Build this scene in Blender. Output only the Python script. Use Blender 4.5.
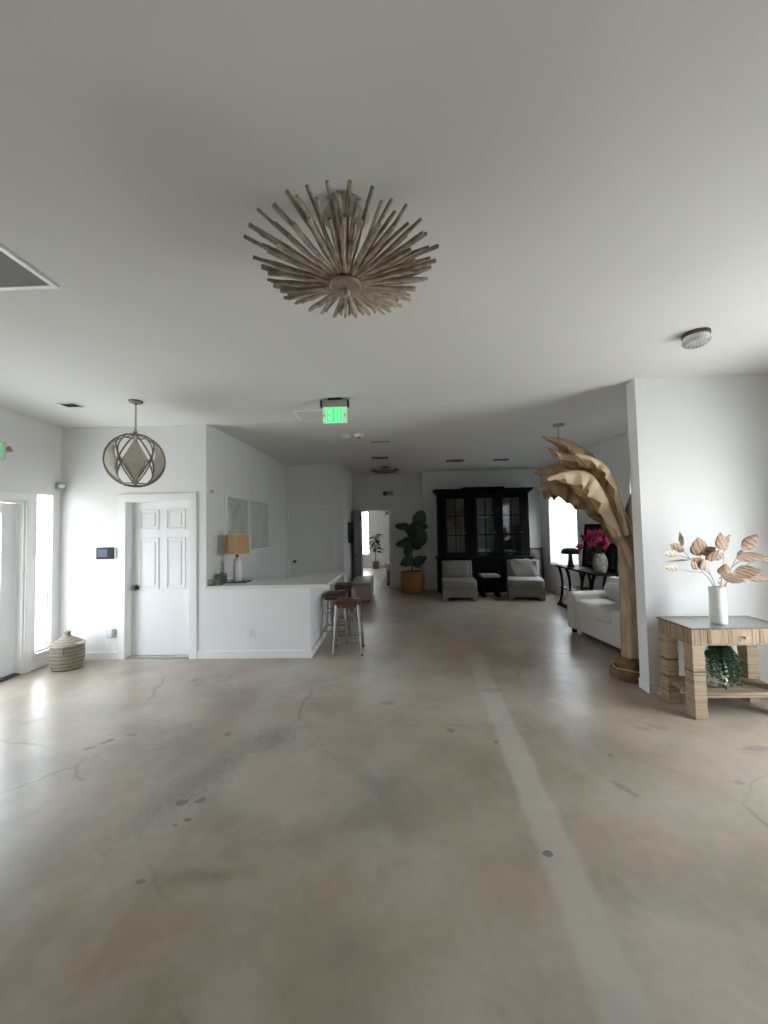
import bpy, bmesh, math, random
from math import sin, cos, pi, radians as R, sqrt
from mathutils import Vector, Matrix
random.seed(7)
S = bpy.context.scene
C = S.collection
for o in list(bpy.data.objects): bpy.data.objects.remove(o, do_unlink=True)

# ------------------------------------------------------------------ camera
CAM_H = 1.63
cam_d = bpy.data.cameras.new('camera'); cam = bpy.data.objects.new('camera', cam_d); C.objects.link(cam)
cam_d.sensor_fit = 'HORIZONTAL'; cam_d.sensor_width = 36.0; cam_d.lens = 375.0/768*36.0
cam_d.clip_start = 0.05; cam_d.clip_end = 400
def _axes():
    d = Vector((13/375., -15/375., 1.0)).normalized()
    u = Vector((-0.022, 1, 0)); u = (u - d*u.dot(d)).normalized()
    x = d.cross(u)
    if x[0] < 0: x = -x
    return x, d, u
_x, _d, _u = _axes()
cam.matrix_world = Matrix(((_x[0], _x[1], -_x[2], 0), (_d[0], _d[1], -_d[2], 0), (_u[0], _u[1], -_u[2], CAM_H), (0, 0, 0, 1)))
S.camera = cam

# ------------------------------------------------------------------ world (bright overcast sky above, sunlit paving below), exposure
SKY = (9.0, 9.6, 10.5); GROUND = (7.3, 7.3, 7.2); EXPO = 0.84
w = bpy.data.worlds.new('sky'); S.world = w; w.use_nodes = True
wn, wl = w.node_tree.nodes, w.node_tree.links; bg = wn['Background']
wt = wn.new('ShaderNodeTexCoord'); wsep = wn.new('ShaderNodeSeparateXYZ'); wl.new(wt.outputs['Generated'], wsep.inputs[0])
wmr = wn.new('ShaderNodeMapRange'); wl.new(wsep.outputs[2], wmr.inputs[0]); wmr.inputs[1].default_value = -0.04; wmr.inputs[2].default_value = 0.04
wmx = wn.new('ShaderNodeMix'); wmx.data_type = 'RGBA'; wl.new(wmr.outputs[0], wmx.inputs[0])
wmx.inputs[6].default_value = GROUND + (1,); wmx.inputs[7].default_value = SKY + (1,); wl.new(wmx.outputs[2], bg.inputs['Color'])
bg.inputs['Strength'].default_value = 1.0
S.view_settings.view_transform = 'Standard'; S.view_settings.look = 'None'
S.view_settings.exposure = EXPO; S.view_settings.gamma = 1.0; S.view_settings.use_curve_mapping = False
cy = S.cycles
cy.use_denoising = True; cy.use_adaptive_sampling = False; cy.denoising_input_passes = 'RGB_ALBEDO_NORMAL'; cy.denoising_prefilter = 'ACCURATE'; cy.max_bounces = 12; cy.diffuse_bounces = 8; cy.glossy_bounces = 6
cy.transmission_bounces = 8; cy.transparent_max_bounces = 24; cy.sample_clamp_indirect = 5.0
cy.caustics_reflective = False; cy.caustics_refractive = False
def portal(name, loc, sx, sy, direction):
    """a sky portal filling a window opening"""
    l = bpy.data.lights.new(name, 'AREA'); o = bpy.data.objects.new(name, l); C.objects.link(o)
    l.shape = 'RECTANGLE'; l.size = sx; l.size_y = sy
    l.cycles.is_portal = True
    o.location = loc; o.rotation_euler = Vector(direction).to_track_quat('-Z', 'Z').to_euler()

# ------------------------------------------------------------------ materials
MATS = {}
def mat(name, col, rough=0.6, var=0.06, scale=8.0, bump=0.0, bscale=None, metal=0.0, stretch=(1, 1, 1), emit=None, spec=0.5, col2=None):
    if name in MATS: return MATS[name]
    m = bpy.data.materials.new(name); m.use_nodes = True
    n, l = m.node_tree.nodes, m.node_tree.links
    b = n['Principled BSDF']
    tc = n.new('ShaderNodeTexCoord'); mp = n.new('ShaderNodeMapping'); l.new(tc.outputs['Object'], mp.inputs['Vector'])
    mp.inputs['Scale'].default_value = stretch
    nz = n.new('ShaderNodeTexNoise'); nz.inputs['Scale'].default_value = scale; nz.inputs['Detail'].default_value = 4
    l.new(mp.outputs[0], nz.inputs['Vector'])
    rp = n.new('ShaderNodeValToRGB'); l.new(nz.outputs[0], rp.inputs[0])
    c2 = col2 or col
    rp.color_ramp.elements[0].position = 0.3; rp.color_ramp.elements[1].position = 0.7
    rp.color_ramp.elements[0].color = tuple(max(0, c*(1-var)) for c in col) + (1,)
    rp.color_ramp.elements[1].color = tuple(min(1, c*(1+var)) for c in c2) + (1,)
    l.new(rp.outputs[0], b.inputs['Base Color'])
    b.inputs['Roughness'].default_value = rough; b.inputs['Metallic'].default_value = metal
    b.inputs['Specular IOR Level'].default_value = spec
    if bump:
        n2 = n.new('ShaderNodeTexNoise'); n2.inputs['Scale'].default_value = bscale or scale*3; n2.inputs['Detail'].default_value = 3
        l.new(mp.outputs[0], n2.inputs['Vector'])
        bp = n.new('ShaderNodeBump'); bp.inputs['Strength'].default_value = bump; bp.inputs['Distance'].default_value = 0.01
        l.new(n2.outputs[0], bp.inputs['Height']); l.new(bp.outputs[0], b.inputs['Normal'])
    if emit:
        b.inputs['Emission Color'].default_value = emit[:3] + (1,); b.inputs['Emission Strength'].default_value = emit[3]
    MATS[name] = m
    return m
def banded(name, col, col2, scale, axis='Z', rough=0.8, bump=0.4, dist=1.5, profile='SIN'):
    if name in MATS: return MATS[name]
    m = bpy.data.materials.new(name); m.use_nodes = True
    n, l = m.node_tree.nodes, m.node_tree.links; b = n['Principled BSDF']
    tc = n.new('ShaderNodeTexCoord')
    wv = n.new('ShaderNodeTexWave'); wv.wave_type = 'BANDS'; wv.bands_direction = axis; wv.wave_profile = profile
    wv.inputs['Scale'].default_value = scale; wv.inputs['Distortion'].default_value = dist; wv.inputs['Detail'].default_value = 2
    wv.inputs['Detail Scale'].default_value = 2
    l.new(tc.outputs['Object'], wv.inputs['Vector'])
    nz = n.new('ShaderNodeTexNoise'); nz.inputs['Scale'].default_value = 14; nz.inputs['Detail'].default_value = 4
    l.new(tc.outputs['Object'], nz.inputs['Vector'])
    mx = n.new('ShaderNodeMath'); mx.operation = 'MULTIPLY_ADD'; l.new(nz.outputs[0], mx.inputs[0]); mx.inputs[1].default_value = 0.9
    l.new(wv.outputs['Fac'], mx.inputs[2])
    rp = n.new('ShaderNodeValToRGB'); l.new(mx.outputs[0], rp.inputs[0])
    rp.color_ramp.elements[0].position = 0.35; rp.color_ramp.elements[1].position = 1.0
    rp.color_ramp.elements[0].color = col2 + (1,); rp.color_ramp.elements[1].color = col + (1,)
    l.new(rp.outputs[0], b.inputs['Base Color']); b.inputs['Roughness'].default_value = rough
    bp = n.new('ShaderNodeBump'); bp.inputs['Strength'].default_value = bump; bp.inputs['Distance'].default_value = 0.006
    l.new(wv.outputs['Fac'], bp.inputs['Height']); l.new(bp.outputs[0], b.inputs['Normal'])
    MATS[name] = m
    return m
def glass(name, tint=(0.97, 0.99, 0.98), boost=1.0, ior=1.5):
    if name in MATS: return MATS[name]
    m = bpy.data.materials.new(name); m.use_nodes = True
    n, l = m.node_tree.nodes, m.node_tree.links
    n.remove(n['Principled BSDF'])
    t = n.new('ShaderNodeBsdfTransparent'); t.inputs[0].default_value = tint + (1,)
    g = n.new('ShaderNodeBsdfGlossy'); g.inputs['Roughness'].default_value = 0.02
    f = n.new('ShaderNodeLayerWeight'); f.inputs['Blend'].default_value = 0.5
    p5 = n.new('ShaderNodeMath'); p5.operation = 'POWER'; p5.inputs[1].default_value = 5.0; l.new(f.outputs['Facing'], p5.inputs[0])
    k = n.new('ShaderNodeMath'); k.operation = 'MULTIPLY_ADD'; k.use_clamp = True; k.inputs[1].default_value = 0.85; k.inputs[2].default_value = 0.035*boost
    nz = n.new('ShaderNodeTexNoise'); nz.inputs['Scale'].default_value = 1.5
    bp = n.new('ShaderNodeBump'); bp.inputs['Strength'].default_value = 0.03; bp.inputs['Distance'].default_value = 0.01
    l.new(nz.outputs[0], bp.inputs['Height']); l.new(bp.outputs[0], g.inputs['Normal'])
    mx = n.new('ShaderNodeMixShader')
    l.new(p5.outputs[0], k.inputs[0]); l.new(k.outputs[0], mx.inputs[0]); l.new(t.outputs[0], mx.inputs[1]); l.new(g.outputs[0], mx.inputs[2])
    l.new(mx.outputs[0], n['Material Output'].inputs['Surface'])
    MATS[name] = m
    return m
def leafy(name, col, col2, trans=0.3, rough=0.5, scale=6.0, stripe=0.0):
    if name in MATS: return MATS[name]
    m = mat(name, col, rough, 0.15, scale, 0.25, scale*6, col2=col2)
    n, l = m.node_tree.nodes, m.node_tree.links; b = n['Principled BSDF']
    tr = n.new('ShaderNodeBsdfTranslucent'); mx = n.new('ShaderNodeMixShader'); mx.inputs[0].default_value = trans
    for lk in list(l):
        if lk.to_socket == b.inputs['Base Color']: l.new(lk.from_socket, tr.inputs['Color'])
    l.new(b.outputs[0], mx.inputs[1]); l.new(tr.outputs[0], mx.inputs[2]); l.new(mx.outputs[0], n['Material Output'].inputs['Surface'])
    return m

DK, BR, GY, PL = (0.10, 0.095, 0.085, 1), (0.20, 0.14, 0.075, 1), (0.19, 0.185, 0.17, 1), (0.52, 0.49, 0.44, 1)
STAINS = [(-1.35, 2.45, 0.20, 0.62, -0.35, 0.7, GY), (-1.0, 2.98, 0.22, 0.25, 0, 0.7, GY), (-2.6, 2.5, 0.5, 0.35, 0.3, 0.4, GY), (-0.95, 1.81, 0.30, 0.06, 0.1, 0.55, BR), (-1.9, 1.55, 0.25, 0.5, -0.5, 0.3, BR),
          (-2.30, 2.93, 0.055, 0.022, 0.9, 0.7, DK), (-2.37, 2.84, 0.045, 0.02, 0.4, 0.55, DK), (-2.17, 3.02, 0.05, 0.018, 0.1, 0.5, DK), (-1.33, 2.28, 0.04, 0.03, 0, 0.65, DK), (-1.23, 2.30, 0.035, 0.022, 0.5, 0.7, DK),
          (-1.22, 2.15, 0.022, 0.015, 0, 0.7, DK), (-1.27, 2.11, 0.016, 0.014, 0, 0.6, DK), (-1.23, 1.78, 0.028, 0.014, 0.2, 0.6, DK), (-1.39, 3.03, 0.03, 0.04, 0.2, 0.5, DK), (0.71, 1.95, 0.028, 0.020, 0, 0.75, DK),
          (2.53, 2.83, 0.10, 0.035, 0.1, 0.5, GY), (1.36, 2.41, 0.028, 0.095, 0.5, 0.55, GY), (1.90, 3.10, 0.055, 0.03, -0.3, 0.5, GY), (2.04, 3.12, 0.075, 0.035, -0.4, 0.45, GY), (0.71, 2.91, 0.022, 0.02, 0, 0.6, DK),
          (0.90, 3.80, 0.10, 0.06, 0, 0.4, GY), (-0.12, 3.55, 0.08, 0.05, 0, 0.5, GY), (1.46, 2.75, 0.018, 0.018, 0, 0.6, DK), (2.09, 2.47, 0.03, 0.02, 0, 0.5, GY), (-3.22, 3.24, 0.10, 0.03, 0.6, 0.45, GY)]
def floor_mat():
    m = bpy.data.materials.new('polished_concrete'); m.use_nodes = True
    n, l = m.node_tree.nodes, m.node_tree.links; b = n['Principled BSDF']
    tc = n.new('ShaderNodeTexCoord')
    def noise(s, det=5, rgh=0.6, off=(0, 0, 0), sc=(1, 1, 1), dist=0.0):
        mp = n.new('ShaderNodeMapping'); mp.inputs['Location'].default_value = off; mp.inputs['Scale'].default_value = sc
        l.new(tc.outputs['Object'], mp.inputs[0])
        z = n.new('ShaderNodeTexNoise'); z.inputs['Scale'].default_value = s; z.inputs['Detail'].default_value = det
        z.inputs['Roughness'].default_value = rgh; z.inputs['Distortion'].default_value = dist
        l.new(mp.outputs[0], z.inputs['Vector']); return z.outputs[0]
    def ramp(x, p0, p1, c0=(0, 0, 0, 1), c1=(1, 1, 1, 1)):
        r = n.new('ShaderNodeValToRGB'); l.new(x, r.inputs[0])
        r.color_ramp.elements[0].position = p0; r.color_ramp.elements[1].position = p1
        r.color_ramp.elements[0].color = c0; r.color_ramp.elements[1].color = c1; return r.outputs[0]
    def mix(f, a, c, mode='MIX'):
        x = n.new('ShaderNodeMix'); x.data_type = 'RGBA'; x.blend_type = mode
        if isinstance(f, float): x.inputs[0].default_value = f
        else: l.new(f, x.inputs[0])
        for s, v in ((x.inputs[6], a), (x.inputs[7], c)):
            if isinstance(v, tuple): s.default_value = v
            else: l.new(v, s)
        return x.outputs[2]
    def mth(op, a, c=None, d=None):
        x = n.new('ShaderNodeMath'); x.operation = op
        for i, v in enumerate((a, c, d)):
            if v is None: continue
            if isinstance(v, (int, float)): x.inputs[i].default_value = v
            else: l.new(v, x.inputs[i])
        return x.outputs[0]
    big = noise(0.55, 5, 0.55, (3.1, 1.7, 0), dist=0.2)
    base = ramp(big, 0.33, 0.68, (0.275, 0.212, 0.158, 1), (0.51, 0.455, 0.385, 1))
    mid = noise(1.5, 5, 0.6, (8, 2, 0), dist=0.25)
    base = mix(mth('MULTIPLY', ramp(mid, 0.45, 0.70), 0.65), base, (0.222, 0.20, 0.172, 1))
    base = mix(mth('MULTIPLY', ramp(noise(0.8, 4, 0.55, (-4, 9, 0), dist=0.3), 0.48, 0.72), 0.5), base, (0.36, 0.255, 0.165, 1))
    base = mix(mth('MULTIPLY', ramp(noise(2.2, 4, 0.6, (5, -3, 0)), 0.50, 0.78), 0.4), base, (0.50, 0.475, 0.43, 1))
    fine = noise(16, 3, 0.6)
    base = mix(0.16, base, ramp(fine, 0.25, 0.8, (0.55, 0.55, 0.55, 1), (1.35, 1.35, 1.35, 1)), 'MULTIPLY')
    # long pale patched strip down the right half of the room, and a fainter one on the left
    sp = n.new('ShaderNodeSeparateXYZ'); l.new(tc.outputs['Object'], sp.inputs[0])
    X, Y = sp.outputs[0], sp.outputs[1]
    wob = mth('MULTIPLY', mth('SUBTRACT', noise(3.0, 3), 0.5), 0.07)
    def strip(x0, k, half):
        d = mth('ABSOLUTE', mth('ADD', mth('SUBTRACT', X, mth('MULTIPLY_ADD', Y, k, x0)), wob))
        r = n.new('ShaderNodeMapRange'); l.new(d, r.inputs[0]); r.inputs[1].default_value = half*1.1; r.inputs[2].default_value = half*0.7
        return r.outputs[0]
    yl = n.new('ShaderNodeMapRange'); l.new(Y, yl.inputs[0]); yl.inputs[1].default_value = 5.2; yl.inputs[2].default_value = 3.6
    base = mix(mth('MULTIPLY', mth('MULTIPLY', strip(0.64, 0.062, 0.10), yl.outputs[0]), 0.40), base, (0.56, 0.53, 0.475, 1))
    base = mix(mth('MULTIPLY', mth('MULTIPLY', strip(-1.35, 0.02, 0.12), yl.outputs[0]), 0.16), base, (0.48, 0.455, 0.41, 1))
    # hairline cracks
    mp = n.new('ShaderNodeMapping'); l.new(tc.outputs['Object'], mp.inputs[0]); mp.inputs['Scale'].default_value = (0.5, 0.62, 1); mp.inputs['Location'].default_value = (0.35, 0.2, 0)
    nv = n.new('ShaderNodeTexNoise'); nv.inputs['Scale'].default_value = 2.2; nv.inputs['Detail'].default_value = 6; l.new(tc.outputs['Object'], nv.inputs['Vector'])
    ad = n.new('ShaderNodeMix'); ad.data_type = 'VECTOR'; ad.inputs[0].default_value = 0.12
    l.new(mp.outputs[0], ad.inputs[4]); l.new(nv.outputs['Color'], ad.inputs[5])
    vo = n.new('ShaderNodeTexVoronoi'); vo.feature = 'DISTANCE_TO_EDGE'; vo.inputs['Scale'].default_value = 0.9; l.new(ad.outputs[1], vo.inputs['Vector'])
    crack = mth('MULTIPLY', ramp(vo.outputs['Distance'], 0.0, 0.006, (1, 1, 1, 1), (0, 0, 0, 1)), ramp(noise(1.1, 2, 0.5, (1, 5, 0)), 0.5, 0.62))
    base = mix(mth('MULTIPLY', crack, 0.6), base, (0.12, 0.105, 0.09, 1))
    # scattered dark spots and chips
    v2 = n.new('ShaderNodeTexVoronoi'); v2.inputs['Scale'].default_value = 1.9; v2.inputs['Randomness'].default_value = 1.0
    l.new(tc.outputs['Object'], v2.inputs['Vector'])
    dd = mth('ADD', v2.outputs['Distance'], mth('MULTIPLY', mth('SUBTRACT', noise(14, 3), 0.5), 0.12))
    spot = mth('MULTIPLY', ramp(dd, 0.045, 0.075, (1, 1, 1, 1), (0, 0, 0, 1)), ramp(noise(0.8, 2, 0.5, (2, 11, 0)), 0.45, 0.5))
    base = mix(mth('MULTIPLY', spot, 0.5), base, (0.10, 0.093, 0.083, 1))
    # chips, patches and smears at their own places
    wz = mth('MULTIPLY', mth('SUBTRACT', noise(22, 3), 0.5), 1.1)
    for (sx_, sy_, rx, ry, an, k, col) in STAINS:
        ca, sa = cos(an), sin(an); ox = mth('SUBTRACT', X, sx_); oy = mth('SUBTRACT', Y, sy_)
        u = mth('DIVIDE', mth('ADD', mth('MULTIPLY', ox, ca), mth('MULTIPLY', oy, sa)), rx)
        v = mth('DIVIDE', mth('SUBTRACT', mth('MULTIPLY', oy, ca), mth('MULTIPLY', ox, sa)), ry)
        q = mth('ADD', mth('SQRT', mth('ADD', mth('MULTIPLY', u, u), mth('MULTIPLY', v, v))), wz)
        soft = rx > 0.15
        base = mix(mth('MULTIPLY', ramp(q, 0.15 if soft else 0.85, 1.0, (1, 1, 1, 1), (0, 0, 0, 1)), k), base, col)
    l.new(base, b.inputs['Base Color'])
    rg = ramp(mid, 0.3, 0.75, (0.280, 0.280, 0.280, 1), (0.315, 0.315, 0.315, 1)); l.new(rg, b.inputs['Roughness'])
    b.inputs['Specular IOR Level'].default_value = 0.55
    bp = n.new('ShaderNodeBump'); bp.inputs['Strength'].default_value = 0.05; bp.inputs['Distance'].default_value = 0.01
    l.new(noise(5, 3), bp.inputs['Height']); l.new(bp.outputs[0], b.inputs['Normal'])
    return m

WALL = mat('wall_paint', (0.80, 0.80, 0.795), 0.75, 0.012, 3.0, 0.03, 40)
CEIL = mat('ceiling_paint', (0.72, 0.712, 0.697), 0.85, 0.015, 1.5, 0.04, 30)
TRIM = mat('trim_paint', (0.84, 0.84, 0.83), 0.4, 0.01, 5)
DOORP = mat('door_paint', (0.82, 0.83, 0.84), 0.4, 0.01, 5)
GREYP = mat('grey_door_paint', (0.12, 0.123, 0.125), 0.5, 0.02, 5)
PLASTIC = mat('white_plastic', (0.78, 0.78, 0.76), 0.35, 0.01, 10)
GREYPL = mat('grey_plastic', (0.36, 0.36, 0.35), 0.4, 0.03, 10)
BLACKM = mat('black_metal', (0.012, 0.012, 0.012), 0.35, 0.1, 20, metal=0.3)
DARKSLOT = mat('dark_slot', (0.05, 0.05, 0.05), 0.7, 0.1, 20)
GALV = mat('galvanised_metal', (0.29, 0.275, 0.25), 0.32, 0.12, 25, metal=0.9)
BRASS = mat('aged_brass', (0.16, 0.11, 0.06), 0.4, 0.2, 20, metal=0.9)
BRONZE = mat('taupe_bronze', (0.21, 0.18, 0.145), 0.5, 0.15, 20, metal=0.4)
EBONY = mat('ebony_wood', (0.005, 0.0045, 0.0045), 0.5, 0.25, 6, 0.1, 40, stretch=(6, 6, 1), spec=0.07)
EBONYBK = mat('hutch_back_panel', (0.11, 0.11, 0.11), 0.6, 0.1, 6)
SEATW = mat('dark_walnut_seat', (0.085, 0.038, 0.024), 0.35, 0.35, 9, 0.1, 30, stretch=(1, 8, 1))
DRIFT = mat('driftwood', (0.35, 0.28, 0.215), 0.85, 0.30, 22, 0.5, 60, col2=(0.40, 0.34, 0.275))
DRIFTD = mat('driftwood_dark', (0.20, 0.165, 0.12), 0.85, 0.30, 22, 0.5, 60)
LINEN = mat('grey_linen', (0.215, 0.203, 0.186), 0.95, 0.06, 40, 0.35, 220)
LINENW = mat('white_linen', (0.54, 0.51, 0.465), 0.95, 0.05, 30, 0.35, 180)
QUARTZ = mat('white_quartz', (0.74, 0.73, 0.70), 0.22, 0.04, 5)
SHADE = mat('straw_shade', (0.42, 0.26, 0.125), 0.85, 0.12, 1.0, 0.15, 1.0, stretch=(40, 40, 1.5), col2=(0.49, 0.32, 0.165))
CERAM = mat('white_ceramic', (0.80, 0.79, 0.76), 0.35, 0.02, 12)
STONEW = mat('speckled_stoneware', (0.20, 0.18, 0.16), 0.6, 0.6, 16, 0.4, 40)
PAPER = leafy('dried_leaf_tan', (0.42, 0.285, 0.155), (0.55, 0.40, 0.24), 0.25, 0.75, 5)
PAPERL = leafy('dried_leaf_pale', (0.66, 0.51, 0.33), (0.74, 0.60, 0.42), 0.2, 0.75, 5)
PAPERD = leafy('dried_leaf_brown', (0.27, 0.175, 0.09), (0.37, 0.25, 0.14), 0.2, 0.8, 5)
BARK = mat('papery_trunk_bark', (0.29, 0.20, 0.125), 0.85, 0.25, 5, 0.5, 18, stretch=(5, 5, 0.7), col2=(0.38, 0.28, 0.19))
BURLAP = mat('brown_husk', (0.17, 0.095, 0.045), 0.9, 0.35, 14, 0.8, 50)
ROPE = mat('pale_rope', (0.55, 0.42, 0.28), 0.9, 0.1, 40)
ABACA = banded('woven_abaca', (0.62, 0.575, 0.51), (0.36, 0.32, 0.27), 22, 'Z', 0.9, 0.5, 3.0)
WRAP_H = mat('rattan_wrap_across', (0.13, 0.088, 0.052), 0.75, 0.2, 1.0, 0.5, 1.0, stretch=(1.5, 1.5, 85), col2=(0.355, 0.265, 0.175))
_r = [q for q in WRAP_H.node_tree.nodes if q.type == 'VALTORGB'][0].color_ramp.elements; _r[0].position = 0.34; _r[1].position = 0.46
WRAP_V = mat('rattan_wrap_upright', (0.12, 0.08, 0.047), 0.75, 0.2, 1.0, 0.5, 1.0, stretch=(65, 65, 1.5), col2=(0.315, 0.23, 0.15))
_r = [q for q in WRAP_V.node_tree.nodes if q.type == 'VALTORGB'][0].color_ramp.elements; _r[0].position = 0.32; _r[1].position = 0.52
WRAP_D = WRAP_V
RATSH = mat('rattan_shelf', (0.17, 0.12, 0.075), 0.7, 0.25, 1.0, 0.3, 1.0, stretch=(2, 60, 60), col2=(0.30, 0.225, 0.15))
BASKW = banded('basket_weave', (0.25, 0.205, 0.155), (0.15, 0.115, 0.085), 7, 'Z', 0.9, 0.6, 1.2)
POTW = banded('amber_basket_weave', (0.37, 0.165, 0.05), (0.20, 0.085, 0.03), 20, 'Z', 0.85, 0.6, 1.0)
FIG = leafy('fig_leaf', (0.016, 0.04, 0.018), (0.03, 0.065, 0.028), 0.12, 0.35, 7)
FERN = leafy('fern_leaf', (0.010, 0.036, 0.010), (0.03, 0.08, 0.022), 0.2, 0.5, 12)
STEMG = mat('green_stem', (0.06, 0.07, 0.035), 0.6, 0.2, 20)
STEMB = mat('brown_stem', (0.12, 0.085, 0.055), 0.7, 0.2, 20)
COPPER = banded('copper_dried_leaf', (0.40, 0.265, 0.18), (0.15, 0.08, 0.048), 16, 'DIAGONAL', 0.5, 0.15, 3.0)
CREAML = banded('cream_dried_leaf', (0.66, 0.57, 0.46), (0.38, 0.28, 0.20), 16, 'DIAGONAL', 0.5, 0.15, 3.0)
STEMS = mat('grey_stem', (0.28, 0.25, 0.23), 0.5, 0.1, 30)
PINK = leafy('magenta_petal', (0.30, 0.012, 0.07), (0.46, 0.04, 0.14), 0.25, 0.6, 14)
OTTO = mat('dusty_pink_leather', (0.36, 0.255, 0.245), 0.6, 0.08, 10, 0.1, 60)
OTTOT = mat('taupe_leather_top', (0.29, 0.265, 0.25), 0.6, 0.08, 10, 0.1, 60)
SLAT = mat('white_blind_slat', (0.78, 0.80, 0.82), 0.5, 0.02, 6)
GLASS = glass('window_glass'); DGLASS = glass('light_cutting_door_glass', (0.83, 0.85, 0.85)); GLASSB = glass('cabinet_glass', (0.85, 0.85, 0.87), 1.8); TGLASS = glass('table_glass', (0.95, 0.96, 0.95), 1.2)  # door glass tint is added to cut daylight on the nearby wall
SCREEN = mat('panel_screen', (0.03, 0.04, 0.06), 0.3, 0.1, 4, spec=0.15, emit=(0.20, 0.26, 0.36, 0.25))
EXITG = mat('exit_green_lit', (0.02, 0.5, 0.12), 0.4, 0.05, 30, emit=(0.03, 0.80, 0.16, 0.95))
EXITPALE = mat('exit_panel_lit', (0.55, 0.66, 0.56), 0.3, 0.08, 60, emit=(0.30, 0.68, 0.38, 0.38))
EXITDIM = mat('exit_side_panel', (0.30, 0.62, 0.40), 0.4, 0.05, 30, emit=(0.10, 0.40, 0.18, 0.25))
GROUT = mat('outdoor_paving', (0.55, 0.545, 0.53), 0.9, 0.1, 1.0)
TREEG = leafy('hedge_leaf', (0.10, 0.16, 0.06), (0.20, 0.28, 0.12), 0.3, 0.6, 3)
FLOOR = floor_mat()

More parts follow.
